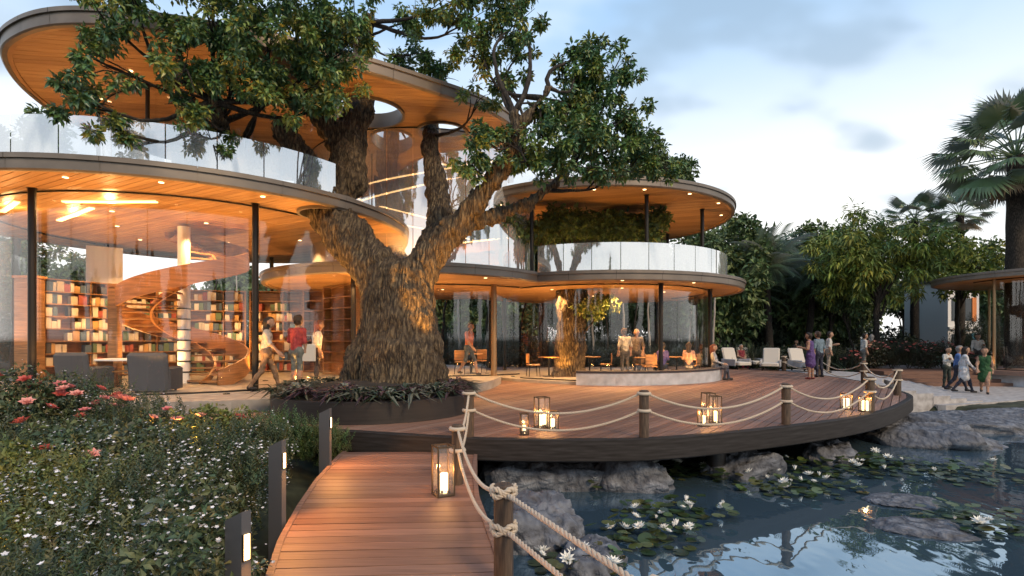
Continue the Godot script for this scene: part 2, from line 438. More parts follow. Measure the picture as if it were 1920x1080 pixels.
# ---------------------------------------------------------------- smooth skin round bones (surface nets)
# bones: [a, b, ra, rb, colour index (or -1)], joined by an exponential smooth minimum of sharpness k
func skin(mb: MB, bones: Array, cell: float, k: float, palette: Array, bump := 0.0, bump_f := 1.0, soft := false) -> void:
	var lo := Vector3(1e9, 1e9, 1e9); var hi := -lo
	for b in bones:
		var r: float = maxf(b[2], b[3]) + cell * 3.0
		for p in [b[0], b[1]]:
			lo = lo.min(p - Vector3(r, r, r)); hi = hi.max(p + Vector3(r, r, r))
	var nx := int((hi.x - lo.x) / cell) + 3; var ny := int((hi.y - lo.y) / cell) + 3; var nz := int((hi.z - lo.z) / cell) + 3
	var f := PackedFloat32Array(); f.resize(nx * ny * nz)
	var who := PackedByteArray(); who.resize(nx * ny * nz)
	var best := PackedFloat32Array(); best.resize(nx * ny * nz)
	var touched := PackedInt32Array()
	var sy := nx; var sz := nx * ny
	var reach := 5.0 / k
	for bi in bones.size():
		var b: Array = bones[bi]
		var a: Vector3 = b[0]; var e: Vector3 = b[1] - a
		var ra: float = b[2]; var rb: float = b[3]
		var el := maxf(e.length_squared(), 1e-9)
		var ci: int = b[4]
		var m := maxf(ra, rb) + reach
		var blo := (a.min(b[1]) - Vector3(m, m, m) - lo) / cell; var bhi := (a.max(b[1]) + Vector3(m, m, m) - lo) / cell
		for z in range(maxi(0, int(blo.z)), mini(nz - 1, int(bhi.z) + 1)):
			for y in range(maxi(0, int(blo.y)), mini(ny - 1, int(bhi.y) + 1)):
				for x in range(maxi(0, int(blo.x)), mini(nx - 1, int(bhi.x) + 1)):
					var p := lo + Vector3(x, y, z) * cell - a
					var t := clampf(p.dot(e) / el, 0.0, 1.0)
					var d := (p - e * t).length() - lerpf(ra, rb, t)
					if d > reach: continue
					var i := x + y * sy + z * sz
					var w := exp(-k * d)
					if f[i] == 0.0: touched.append(i)
					f[i] += w
					if w > best[i]:
						best[i] = w; who[i] = ci
	# inside where the sum exceeds 1
	var at_cell := {}
	var corner := [0, 1, sy, sy + 1, sz, sz + 1, sz + sy, sz + sy + 1]
	var edges := [[0, 1], [2, 3], [4, 5], [6, 7], [0, 2], [1, 3], [4, 6], [5, 7], [0, 4], [1, 5], [2, 6], [3, 7]]
	var cv := [Vector3(0, 0, 0), Vector3(1, 0, 0), Vector3(0, 1, 0), Vector3(1, 1, 0), Vector3(0, 0, 1), Vector3(1, 0, 1), Vector3(0, 1, 1), Vector3(1, 1, 1)]
	var cells := {}
	for i in touched:
		if f[i] < 1.0: continue
		# only points next to an outside point matter
		for o in [1, -1, sy, -sy, sz, -sz]:
			if f[i + o] < 1.0:
				for q in corner: cells[i - q] = true
				break
	var base := mb.v.size()
	for i in cells:
		var vals := []
		var ins := 0
		for q in corner:
			var w: float = f[i + q]
			var d := -log(maxf(w, 1e-6)) / k
			vals.append(d)
			if d < 0.0: ins += 1
		if ins == 0 or ins == 8: continue
		var s := Vector3.ZERO; var c2 := 0
		for e in edges:
			var da: float = vals[e[0]]; var db: float = vals[e[1]]
			if (da < 0.0) != (db < 0.0):
				s += cv[e[0]].lerp(cv[e[1]], da / (da - db)); c2 += 1
		s /= c2
		var g := Vector3(vals[1] + vals[3] + vals[5] + vals[7] - vals[0] - vals[2] - vals[4] - vals[6], vals[2] + vals[3] + vals[6] + vals[7] - vals[0] - vals[1] - vals[4] - vals[5], vals[4] + vals[5] + vals[6] + vals[7] - vals[0] - vals[1] - vals[2] - vals[3]).normalized()
		var pos := lo + (Vector3(i % nx, (i / nx) % ny, i / sz) + s) * cell
		if bump > 0.0:
			pos += g * bump * (noise.get_noise_3d(pos.x * bump_f * 2.2, pos.y * bump_f * 0.55, pos.z * bump_f * 2.2) + 0.6 * absf(noise.get_noise_3d(pos.x * bump_f * 5.0 + 40.0, pos.y * bump_f * 1.2, pos.z * bump_f * 5.0)))
		var bw := -1.0; var bc := 0
		for q in corner:
			if best[i + q] > bw:
				bw = best[i + q]; bc = who[i + q]
		if palette.size() > 0: mb.col = palette[bc]
		at_cell[i] = mb.vert(pos, g)
	for i in at_cell:
		var x: int = i % nx; var y: int = (i / nx) % ny; var z: int = i / sz
		for ax in 3:
			var st: int = [1, sy, sz][ax]
			var u: int = [sy, sz, 1][ax]; var w: int = [sz, 1, sy][ax]
			var a0 := f[i] >= 1.0; var a1 := f[i + st] >= 1.0
			if a0 == a1: continue
			if not (at_cell.has(i - u) and at_cell.has(i - w) and at_cell.has(i - u - w)): continue
			var q := [at_cell[i], at_cell[i - u], at_cell[i - u - w], at_cell[i - w]]
			var h := mb.n[q[0]] + mb.n[q[1]] + mb.n[q[2]] + mb.n[q[3]]
			mb.tri_i(q[0], q[1], q[2], h); mb.tri_i(q[0], q[2], q[3], h)
	if bump > 0.0: renormal(mb, base)
	mb.use_c = palette.size() > 0
func renormal(mb: MB, from := 0) -> void:
	for i in range(from, mb.v.size()): mb.n[i] = Vector3.ZERO
	for i in range(0, mb.idx.size(), 3):
		var a := mb.idx[i]; var b := mb.idx[i + 1]; var c2 := mb.idx[i + 2]
		if a < from: continue
		var g := (mb.v[c2] - mb.v[a]).cross(mb.v[b] - mb.v[a])
		mb.n[a] += g; mb.n[b] += g; mb.n[c2] += g
	for i in range(from, mb.v.size()): mb.n[i] = mb.n[i].normalized()

# ---------------------------------------------------------------- leaves
func leaf_shape(mb: MB, o: Vector3, dir: Vector3, up: Vector3, l: float, w: float, fold := 0.25, droop := 0.2) -> void:
	var side := dir.cross(up).normalized()
	var nn := side.cross(dir).normalized()
	var mid := o + dir * l * 0.45 ; var tip := o + dir * l - nn * l * droop
	var a := mid + side * w * 0.5 + nn * w * fold; var b := mid - side * w * 0.5 + nn * w * fold
	mb.tri(o, a, mid, nn); mb.tri(o, mid, b, nn); mb.tri(a, tip, mid, nn); mb.tri(mid, tip, b, nn)
func rand_dir() -> Vector3:
	var z := rng.randf_range(-1, 1); var a := rng.randf() * TAU; var r := sqrt(1.0 - z * z)
	return Vector3(r * cos(a), z, r * sin(a))
func clump(n: int, l: float, w: float, spread: float, droop := 0.3, upward := 0.2) -> ArrayMesh:
	var mb := MB.new()
	for i in n:
		var d := (rand_dir() + Vector3(0, upward, 0)).normalized()
		var o := d * spread * rng.randf_range(0.3, 1.0)
		var dir := (d + rand_dir() * 0.7 + Vector3(0, -droop, 0)).normalized()
		var up := (Vector3.UP + rand_dir() * 0.7).normalized()
		if absf(dir.dot(up)) > 0.95: up = Vector3.RIGHT
		var s := rng.randf_range(0.7, 1.25)
		leaf_shape(mb, o, dir, up, l * s, w * s, 0.22, 0.18)
	return mb.mesh()
func rand_basis(s: float) -> Basis:
	return Basis(Vector3.UP, rng.randf() * TAU) * Basis(Vector3.RIGHT, rng.randf_range(-0.5, 0.5)) * Basis(Vector3.FORWARD, rng.randf_range(-0.5, 0.5)) * Basis().scaled(Vector3(s, s, s))
func tone(c: Array, vary: float) -> Color:
	var k := 1.0 + rng.randf_range(-vary, vary)
	var y := rng.randf_range(-0.15, 0.3)
	return Color(c[0] * k * (1.0 + y), c[1] * k, c[2] * k * (1.0 - y * 0.4))
# fill ellipsoids with clumps; blobs: [centre, radii(Vector3), count]
func fill(xf: Array, cols: Array, blobs: Array, colours: Array, size := 1.0, hollow := 0.35, rough := 0.5) -> void:
	for b in blobs:
		var c2: Vector3 = b[0]; var r: Vector3 = b[1]
		var twigs := []
		for i in int(b[2] / 6.0) + 1:
			var d := rand_dir()
			twigs.append(d * pow(rng.randf_range(hollow, 1.0), 0.6) * (1.0 + rough * noise.get_noise_3dv(d * 1.5 + c2)))
		for i in int(b[2]):
			var q: Vector3 = twigs[rng.randi() % twigs.size()] + rand_dir() * 0.2 * rng.randf()
			xf.append(Transform3D(rand_basis(size * rng.randf_range(0.75, 1.25)), c2 + q * r))
			cols.append(tone(colours[rng.randi() % colours.size()], 0.3))

# ---------------------------------------------------------------- branches
func limb(mb: MB, pts: Array, r0: float, r1: float, sides := 7, wob := 0.12) -> Array:
	# a bent, tapering branch through the points; returns its points
	var c2 := Curve3D.new()
	for i in pts.size():
		var tan: Vector3 = (pts[mini(i + 1, pts.size() - 1)] - pts[maxi(i - 1, 0)]) * 0.2
		c2.add_point(pts[i], -tan, tan)
	var l := c2.get_baked_length()
	var k := maxi(4, int(l / maxf(0.22, r0 * 1.3)))
	var out := []; var rad := []
	for i in k + 1:
		var t := float(i) / k
		var p := c2.sample_baked(t * l)
		var w := wob * (r0 + 0.05) * 3.0 * (1.0 if i > 0 and i < k else 0.0)
		p += Vector3(noise.get_noise_3d(p.x * 1.3, p.y * 1.3, p.z * 1.3), noise.get_noise_3d(p.y * 1.3 + 9.0, p.x, p.z), noise.get_noise_3d(p.z * 1.3, p.y + 31.0, p.x)) * w
		out.append(p)
		rad.append(lerpf(r0, r1, pow(t, 0.8)) * (1.0 + 0.15 * noise.get_noise_2d(t * 9.0 * l, r0 * 77.0)))
	mb.tube(out, rad, sides)
	return out
func broad_tree(label: String, group: String, base: Vector3, h: float, crown_r: Vector3, crown_y: float, colours: Array, mesh: Mesh, count: int, size := 1.0, trunk_r := 0.2, lean := 0.0, called := "broadleaf_tree", mm := "leaf_soft", lobes := 9, rough := 0.5) -> Node3D:
	var t := thing(called, label, "tree", base, group)
	var tb := MB.new()
	var top := base + Vector3(lean, crown_y - crown_r.y * 0.3, 0)
	limb(tb, [base - Vector3(0, 0.2, 0), base.lerp(top, 0.5) + Vector3(rng.randf_range(-0.2, 0.2), 0, 0), top], trunk_r, trunk_r * 0.55, 8)
	var blobs := []
	var cc := base + Vector3(lean, crown_y, 0)
	var lb := MB.new()
	for i in lobes:
		var d := rand_dir()
		d.y = d.y * 0.9
		var p := cc + d * crown_r * rng.randf_range(0.35, 0.8)
		var rr := crown_r * rng.randf_range(0.32, 0.55)
		blobs.append([p, rr, count / lobes])
		limb(lb, [base.lerp(top, rng.randf_range(0.55, 0.95)), top.lerp(p, 0.6) + Vector3(0, 0.1, 0), p], trunk_r * 0.4, 0.015, 5)
	partw(t, "trunk", tb, M.bark_grey)
	partw(t, "limbs", lb, M.bark_grey)
	var xf := []; var cols := []
	fill(xf, cols, blobs, colours, size, 0.3, rough)
	scatter(t, "crown", mesh, M[mm], xf, cols)
	return t
func fan_leaf(l: float, rays: int) -> ArrayMesh:
	# a fan palm frond: stalk and pleated rays with drooping tips, pointing to +x
	var mb := MB.new()
	mb.tube([Vector3.ZERO, Vector3(l * 0.34, 0.03, 0), Vector3(l * 0.68, 0, 0)], [0.025, 0.018, 0.012], 5, false)
	var hub := Vector3(l * 0.68, 0, 0)
	for i in rays:
		var a := lerpf(-2.1, 2.1, float(i) / (rays - 1))
		var rl := l * 0.46 * (1.0 - 0.25 * absf(a) / 2.1) * rng.randf_range(0.9, 1.05)
		var d := Vector3(cos(a), 0.1 * cos(a * 3.0), sin(a))
		var s := Vector3(-sin(a), 0, cos(a)) * rl * 0.05
		var m1 := hub + d * rl * 0.6 + Vector3(0, -0.04 * l, 0)
		var tip := hub + d * rl * (0.9 + 0.12 * (i % 2)) + Vector3(0, -0.16 * l, 0)
		mb.tri(hub, m1 + s, m1 - s, Vector3.UP); mb.tri(m1 + s, tip, m1 - s, Vector3.UP)
	return mb.mesh()
func feather_leaf(l: float, pairs: int) -> ArrayMesh:
	var mb := MB.new()
	var pts := []; var rad := []
	for i in 9:
		var t := i / 8.0
		pts.append(Vector3(l * t, l * (0.45 * t - 0.75 * t * t), 0)); rad.append(lerpf(0.03, 0.006, t))
	mb.tube(pts, rad, 4, false)
	for i in pairs:
		var t := 0.12 + 0.88 * i / pairs
		var o := Vector3(l * t, l * (0.45 * t - 0.75 * t * t), 0)
		for s in [-1.0, 1.0]:
			var d := Vector3(0.65, -0.28, s).normalized()
			leaf_shape(mb, o, d, Vector3.UP, l * 0.34 * (1.0 - 0.55 * absf(t - 0.4)), 0.055, 0.1, 0.25)
	return mb.mesh()
func palm(label: String, base: Vector3, h: float, frond: Mesh, n: int, c2: Array, r := 0.2, lean := Vector3.ZERO, skirt := true, called := "fan_palm", big := 1.0) -> void:
	var t := thing(called, label, "palm tree", base, "palms in the garden")
	var tb := MB.new()
	var top := base + Vector3(0, h, 0) + lean
	var pts := []; var rad := []
	for i in 14:
		var q := i / 13.0
		pts.append(base.lerp(top, q) + lean * 0.15 * sin(q * PI)); rad.append(r * (1.15 - 0.3 * q) * (1.0 + 0.06 * (i % 2)))
	tb.tube(pts, rad, 10)
	partw(t, "trunk", tb, M.bark_grey)
	var proto: MeshInstance3D
	for i in n:
		var q := float(i) / n
		var el := lerpf(1.25, -0.95 if skirt else -0.35, q) + rng.randf_range(-0.15, 0.15)
		var s := big * rng.randf_range(0.85, 1.1) * (0.8 if q > 0.8 else 1.0)
		var o := part(t, "frond", frond, M["palm_old" if q > 0.86 and skirt else "palm_%d" % (rng.randi() % 3)], top - t.position)
		o.basis = Basis(Vector3.UP, i * 2.4 + rng.randf_range(-0.2, 0.2)) * Basis(Vector3.BACK, el) * Basis(Vector3.RIGHT, rng.randf_range(-0.3, 0.3)) * Basis().scaled(Vector3(s, s, s))

# ---------------------------------------------------------------- rocks
func rock_mesh(sd: int, size: Vector3, planes := 14, detail := 34, rough := 0.10) -> ArrayMesh:
	var r := RandomNumberGenerator.new(); r.seed = sd
	var pl := []
	for i in planes:
		var z := r.randf_range(-0.5, 1.0); var a := r.randf() * TAU; var q := sqrt(maxf(0.0, 1.0 - z * z))
		pl.append([Vector3(q * cos(a), z, q * sin(a)), r.randf_range(0.62, 0.92)])
	pl.append([Vector3(0.08, 1, 0.05).normalized(), r.randf_range(0.6, 0.8)])
	var mb := MB.new()
	var w := detail * 2
	for i in detail + 1:
		var th := PI * i / detail
		for j in w + 1:
			var ph := TAU * (j % w) / w
			var d := Vector3(sin(th) * cos(ph), cos(th), sin(th) * sin(ph))
			var rad := 1.0
			for p in pl:
				var c2: float = d.dot(p[0])
				if c2 > 0.05: rad = minf(rad, p[1] / c2)
			var o := d * 2.0 + Vector3(sd * 3.7, 0, 0)
			rad *= 1.0 + rough * noise.get_noise_3dv(o) * 1.6 + rough * 0.6 * noise.get_noise_3dv(o * 3.1) + rough * 0.3 * noise.get_noise_3dv(o * 7.0)
			mb.vert(d * rad * size, d, Vector2(j, i))
	for i in detail:
		for j in w:
			var a := i * (w + 1) + j
			mb.tri_i(a, a + 1, a + w + 1, mb.n[a]); mb.tri_i(a + 1, a + w + 2, a + w + 1, mb.n[a])
	renormal(mb)
	return mb.mesh()

# ---------------------------------------------------------------- people
# pose: stand, walk, sit, fold (arms crossed), hold (one hand forward). look: yaw of the figure; dress: skirt length 0 none
func person(pos: Vector3, yaw: float, h: float, pose: String, look: Dictionary, label: String) -> Node3D:
	var s := h / 1.75
	var skin_c: Color = look.get("skin", Color(0.45, 0.26, 0.17))
	var pal := [skin_c, look.top, look.legs, look.hair, look.get("shoes", Color(0.03, 0.025, 0.025)), look.get("sleeve", look.top), look.get("shin", look.legs)]
	var B := []
	var sit := pose == "sit"
	var hipy := 0.47 if sit else 0.93
	var lift := 0.0
	var hip := Vector3(0, hipy, 0)
	var lean := 0.05 if not sit else -0.06
	var chest := hip + Vector3(0, 0.43, lean * 0.6); var neck := hip + Vector3(0, 0.56, lean)
	var wmn: bool = look.get("woman", false)
	var shw := 0.165 if wmn else 0.19
	# trunk
	B.append([hip + Vector3(-0.07, 0, 0), hip + Vector3(0.07, 0, 0), 0.125, 0.125, 2 if look.get("skirt", 0.0) == 0.0 else 1])
	B.append([hip + Vector3(0, 0.06, 0), hip + Vector3(0, 0.22, 0.01), 0.125, 0.115 if wmn else 0.128, 1])
	B.append([hip + Vector3(-0.05, 0.2, 0.01), chest + Vector3(-0.075, -0.02, 0), 0.1, 0.115, 1])
	B.append([hip + Vector3(0.05, 0.2, 0.01), chest + Vector3(0.075, -0.02, 0), 0.1, 0.115, 1])
	B.append([chest + Vector3(-shw + 0.03, 0.07, -0.01), chest + Vector3(shw - 0.03, 0.07, -0.01), 0.07, 0.07, 1])
	B.append([neck, neck + Vector3(0, 0.1, 0.02), 0.052, 0.05, 0])
	# head: skull, jaw, nose, hair
	var hd := neck + Vector3(0, 0.19, 0.03)
	B.append([hd + Vector3(0, 0.02, -0.015), hd + Vector3(0, 0.03, 0.02), 0.088, 0.082, 0])
	B.append([hd + Vector3(0, -0.05, 0.03), hd + Vector3(0, -0.065, 0.045), 0.06, 0.045, 0])
	B.append([hd + Vector3(0, -0.005, 0.098), hd + Vector3(0, -0.025, 0.108), 0.012, 0.016, 0])
	B.append([hd + Vector3(0.085, -0.01, 0), hd + Vector3(0.088, 0.015, -0.005), 0.014, 0.016, 0])
	B.append([hd + Vector3(-0.085, -0.01, 0), hd + Vector3(-0.088, 0.015, -0.005), 0.014, 0.016, 0])
	B.append([hd + Vector3(0, 0.05, -0.04), hd + Vector3(0, 0.085, 0.012), 0.09, 0.066, 3])
	B.append([hd + Vector3(0, 0.0, -0.05), hd + Vector3(0, -0.04, -0.05), 0.085, 0.07, 3])
	if look.get("long_hair", false):
		B.append([hd + Vector3(0, -0.02, -0.06), hd + Vector3(0, -0.2, -0.075), 0.09, 0.07, 3])
	# legs
	for sd in [-1.0, 1.0]:
		var hp := hip + Vector3(0.09 * sd, -0.03, 0)
		var kn: Vector3; var an: Vector3
		if sit:
			kn = hip + Vector3(0.1 * sd, 0.02, 0.43); an = Vector3(0.1 * sd, 0.09, 0.42 + 0.08 * sd)
		elif pose == "walk":
			kn = Vector3(0.09 * sd, 0.49, 0.14 * sd + 0.05); an = Vector3(0.085 * sd, 0.09 if sd > 0 else 0.13, 0.32 * sd - 0.03)
		else:
			kn = Vector3(0.095 * sd, 0.5, 0.02 + 0.02 * sd); an = Vector3(0.1 * sd, 0.09, -0.02 + 0.03 * sd)
		B.append([hp, kn, 0.088 if not wmn else 0.085, 0.06, 2])
		B.append([kn, kn.lerp(an, 0.35) + Vector3(0, 0, -0.01), 0.056, 0.054, 6])
		B.append([kn.lerp(an, 0.35) + Vector3(0, 0, -0.01), an, 0.054, 0.04, 6])
		B.append([an + Vector3(0, -0.045, -0.03), an + Vector3(0.015 * sd, -0.055, 0.13), 0.042, 0.034, 4])
	if look.get("skirt", 0.0) > 0.0:
		var l: float = look.skirt
		if sit:
			B.append([hip, hip + Vector3(0, 0.0, 0.4), 0.14, 0.13, 1])
		else:
			B.append([hip, hip + Vector3(0, -l, 0.01), 0.135, 0.185, 1])
			B.append([hip + Vector3(-0.04, 0, 0), hip + Vector3(-0.08, -l, 0), 0.12, 0.13, 1])
			B.append([hip + Vector3(0.04, 0, 0), hip + Vector3(0.08, -l, 0), 0.12, 0.13, 1])
	# arms and hands
	for sd in [-1.0, 1.0]:
		var sh := chest + Vector3(shw * sd, 0.075, -0.01)
		var el: Vector3; var wr: Vector3
		match pose:
			"fold":
				el = sh + Vector3(0.07 * sd, -0.25, 0.06); wr = chest + Vector3(-0.07 * sd, -0.1 + 0.03 * sd, 0.2)
			"hold":
				if sd > 0: el = sh + Vector3(0.06, -0.25, 0.02); wr = el + Vector3(-0.05, 0.05, 0.25)
				else: el = sh + Vector3(-0.05, -0.28, -0.02); wr = el + Vector3(0, -0.24, 0.06)
			"walk":
				el = sh + Vector3(0.06 * sd, -0.27, -0.09 * sd); wr = el + Vector3(0.0, -0.22, 0.1 - 0.1 * sd)
			"sit":
				el = sh + Vector3(0.06 * sd, -0.26, 0.06); wr = hip + Vector3(0.06 * sd, 0.14, 0.3)
			_:
				el = sh + Vector3(0.07 * sd, -0.28, -0.03); wr = el + Vector3(-0.01 * sd, -0.24, 0.05)
		B.append([sh, el, 0.055 if wmn else 0.062, 0.046, 5])
		B.append([el, wr, 0.043, 0.031, 5 if look.get("long_sleeve", false) else 0])
		var hdr := (wr - el).normalized()
		var ac := Vector3(1, 0, 0) if absf(hdr.x) < 0.8 else Vector3(0, 0, 1)
		ac = (ac - hdr * ac.dot(hdr)).normalized()
		B.append([wr, wr + hdr * 0.07, 0.032, 0.034, 0])
		for fi in 4:
			B.append([wr + hdr * 0.08 + ac * (fi - 1.5) * 0.018, wr + hdr * (0.15 - 0.012 * absf(fi - 1.3)) + ac * (fi - 1.5) * 0.02 + Vector3(0, 0, 0.015), 0.012, 0.01, 0])
		B.append([wr + hdr * 0.04 - ac * 0.03 * sd, wr + hdr * 0.1 - ac * 0.05 * sd, 0.013, 0.011, 0])
	var mb := MB.new()
	skin(mb, B, 0.022, 48.0, pal)
	for i in mb.v.size(): mb.v[i] *= s
	var t := thing("person", label, "person", pos, "", yaw)
	part(t, "body", mb.mesh(), M.person)
	return t
# ---------------------------------------------------------------- camera, sky, sun
func make_camera() -> void:
	var cam := Camera3D.new()
	cam.name = "camera"
	cam.projection = Camera3D.PROJECTION_FRUSTUM
	cam.keep_aspect = Camera3D.KEEP_HEIGHT
	cam.near = 0.1; cam.far = 900.0
	cam.size = 0.1 * 1080.0 / FPX
	cam.frustum_offset = Vector2(0, 0.1 * 96.0 / FPX)
	cam.position = Vector3(0, EYE, 0)
	add_child(cam)
	cam.current = true
func make_sky() -> void:
	var w := 1024; var h := 512
	var img := Image.create(w, h, false, Image.FORMAT_RGBF)
	var f := FastNoiseLite.new(); f.seed = 5; f.frequency = 1.0; f.fractal_octaves = 5; f.noise_type = FastNoiseLite.TYPE_SIMPLEX_SMOOTH
	var low := Color(0.98, 0.97, 0.93); var mid := Color(0.33, 0.51, 0.735); var high := Color(0.20, 0.36, 0.64)
	for y in h:
		var el := (0.5 - (y + 0.5) / h) * PI
		var sy := sin(el)
		for x in w:
			if sy < -0.02:
				img.set_pixel(x, y, Color(0.16, 0.17, 0.16)); continue
			var an := ((x + 0.5) / w - 0.5) * TAU
			var d := Vector3(sin(an) * cos(el), sy, -cos(an) * cos(el))
			var base := low.lerp(mid, smoothstep(0.13, 0.56, sy)).lerp(high, smoothstep(0.4, 0.95, sy))
			var k := 1.0 / (maxf(sy, 0.0) + 0.32)
			var q := Vector3(d.x * k * 1.2, sy * 0.6, d.z * k * 2.2)
			var n1 := f.get_noise_3dv(q * 0.9 + Vector3(3.1, 0, 0.4))
			var n2 := f.get_noise_3dv(q * 2.3 + Vector3(9, 4, 0))
			var grey := smoothstep(0.06, 0.42, n1 + n2 * 0.35) * 0.66 * smoothstep(0.08, 0.25, sy)
			var white := smoothstep(0.0, 0.45, -n1 + n2 * 0.35) * 0.45
			base = base.lerp(Color(0.74, 0.81, 0.88), white * smoothstep(0.05, 0.3, sy))
			base = base.lerp(Color(0.28, 0.385, 0.50), grey)
			img.set_pixel(x, y, base)
	var pm := PanoramaSkyMaterial.new()
	pm.panorama = ImageTexture.create_from_image(img)
	var sky := Sky.new(); sky.sky_material = pm
	var env := Environment.new()
	env.background_mode = Environment.BG_SKY; env.sky = sky
	env.background_energy_multiplier = 1.0
	env.tonemap_mode = Environment.TONE_MAPPER_LINEAR
	env.tonemap_exposure = 1.4
	env.sdfgi_enabled = true; env.ssao_enabled = true; env.ssil_enabled = true
	var we := WorldEnvironment.new(); we.name = "world_environment"; we.environment = env
	add_child(we)
	var sun := DirectionalLight3D.new()
	sun.name = "sun"
	sun.light_energy = 0.65; sun.light_angular_distance = 14.0; sun.light_color = Color(1.0, 0.87, 0.70)
	sun.shadow_enabled = true
	add_child(sun)
	sun.look_at_from_position(Vector3(17, 22, 14), Vector3(0, 0, -12), Vector3.UP)
func omni(parent: Node, pos: Vector3, e: float, c2 := Color(1, 0.72, 0.42), size := 0.06) -> void:
	var l := OmniLight3D.new()
	l.light_energy = e; l.light_color = c2; l.light_size = size; l.omni_range = 20.0; l.omni_attenuation = 2.0; l.shadow_enabled = true
	l.name = "light"
	parent.add_child(l, true); l.position = pos
func spot(parent: Node, pos: Vector3, to: Vector3, e: float, deg: float, c2 := Color(1, 0.72, 0.42), size := 0.05) -> void:
	var l := SpotLight3D.new()
	l.light_energy = e; l.light_color = c2; l.light_size = size; l.spot_range = 30.0; l.spot_attenuation = 2.0; l.spot_angle = deg; l.shadow_enabled = true
	l.spot_angle_attenuation = 0.4
	l.name = "light"
	parent.add_child(l, true)
	l.position = pos
	var z := -(to - pos).normalized()
	var x := (Vector3.RIGHT if absf(z.y) > 0.9 else Vector3.UP).cross(z).normalized()
	l.basis = Basis(x, z.cross(x), z)

# ---------------------------------------------------------------- ground, water, deck
func pond_depth(x: float, d: float) -> float:
	# > 0 inside the pond, metres from its bank (rough)
	var left := x + 2.75 + 0.25 * sin(d * 0.9)
	var right := 24.0 - x
	var back := 17.2 - d - 0.06 * (x - 8.0) + 0.6 * sin(x * 0.7)
	var front := d + 14.0
	return minf(minf(left, right), minf(back, front))
func ground_y(x: float, d: float) -> float:
	var p := pond_depth(x, d)
	var y := lerpf(-0.62, -1.7, smoothstep(-0.25, 0.7, p))
	if x < -2.5: y += 0.35 * smoothstep(2.6, 5.0, -x) * smoothstep(14.0, 3.0, d)
	y += 0.05 * noise.get_noise_2d(x * 0.8, d * 0.8)
	return y
func make_ground() -> void:
	var xs := []; var ds := []
	var a := -40.0
	while a <= 45.0:
		xs.append(a); a += 0.5
	var edge_lo := [-500.0, -250.0, -120.0, -70.0, -50.0]; var edge_hi := [50.0, 70.0, 120.0, 250.0, 500.0]
	xs = edge_lo + xs + edge_hi
	a = -20.0
	while a <= 50.0:
		ds.append(a); a += 0.5
	ds = [-300.0, -120.0, -60.0, -30.0] + ds + [60.0, 80.0, 120.0, 250.0, 500.0]
	var mb := MB.new()
	for d in ds:
		for x in xs: mb.vert(Vector3(x, ground_y(x, d), -d), Vector3.UP)
	var k := xs.size()
	for i in ds.size() - 1:
		for j in k - 1:
			var q := i * k + j
			mb.tri_i(q, q + 1, q + k, Vector3.UP); mb.tri_i(q + 1, q + k + 1, q + k, Vector3.UP)
	renormal(mb)
	struct("ground", mb, M.ground)
	var wm := MB.new()
	wm.quad(Vector3(-3.6, WATER, 14), Vector3(25, WATER, 14), Vector3(25, WATER, -19), Vector3(-3.6, WATER, -19), Vector3.UP)
	struct("pond_water", wm, M.water)
const DECK := [Vector2(-6.6, 9.6), Vector2(-4.5, 9.35), Vector2(-2.75, 8.75), Vector2(-1.35, 8.3), Vector2(-0.4, 8.06), Vector2(0.8, 7.98), Vector2(2.05, 8.06), Vector2(3.4, 8.55), Vector2(4.85, 9.25), Vector2(6.5, 10.2), Vector2(8.0, 11.35), Vector2(9.6, 12.95), Vector2(10.65, 14.2), Vector2(11.35, 15.6), Vector2(12.2, 17.9), Vector2(12.9, 21.4), Vector2(12.9, 25), Vector2(12.2, 29), Vector2(6, 31), Vector2(-4, 31), Vector2(-10, 24), Vector2(-10, 13)]
func make_deck() -> void:
	var o := smooth(DECK, 6)
	var t := thing("timber_deck", "broad round-edged reddish timber deck with dark fascia above the pond", "deck", Vector3(0, 0, -12))
	var mb := MB.new()
	sweep(mb, o, [Vector2(0.0, -0.34), Vector2(-0.02, -0.32), Vector2(-0.02, -0.012), Vector2(0.0, 0.004), Vector2(0.10, 0.004), Vector2(0.10, -0.34), Vector2(0.0, -0.34)])
	partw(t, "fascia", mb, M.deck_fascia)
	mb = MB.new()
	mb.prism(inset(o, 0.1), -0.3, -0.05)
	partw(t, "frame", mb, M.underlay)
	boards(t, "plank", inset(o, 0.104), [], Vector2(0.595, -0.804), 0.15, 0.016, -0.035, 0.0, ["deck_0", "deck_1", "deck_2", "deck_3", "deck_4", "deck_5"], 0.0)
	# piers in the water
	for p in [Vector2(3.6, 9.4), Vector2(0.4, 9.2), Vector2(6.8, 12.2), Vector2(-1.2, 9.4)]:
		mb = MB.new()
		mb.lathe([Vector2(0.16, -1.8), Vector2(0.16, -0.3)], Vector3(p.x, 0, -p.y), 12)
		partw(t, "pier", mb, M.planter_wall)
func walk_left(d: float) -> float:
	var t := [[0.5, -0.55], [1.5, -0.98], [2.6, -1.32], [3.94, -1.76], [4.64, -1.98], [5.57, -2.19], [6.63, -2.39], [7.92, -2.55], [8.8, -2.60]]
	return table(t, d)
func walk_right(d: float) -> float:
	var t := [[0.5, 0.95], [1.5, 0.62], [2.6, 0.3], [3.94, -0.08], [4.64, -0.2], [5.9, -0.42], [7.2, -0.54], [8.8, -0.62]]
	return table(t, d)
func table(t: Array, d: float) -> float:
	for i in t.size() - 1:
		if d <= t[i + 1][0]: return lerpf(t[i][1], t[i + 1][1], clampf((d - t[i][0]) / (t[i + 1][0] - t[i][0]), 0, 1))
	return t[-1][1]
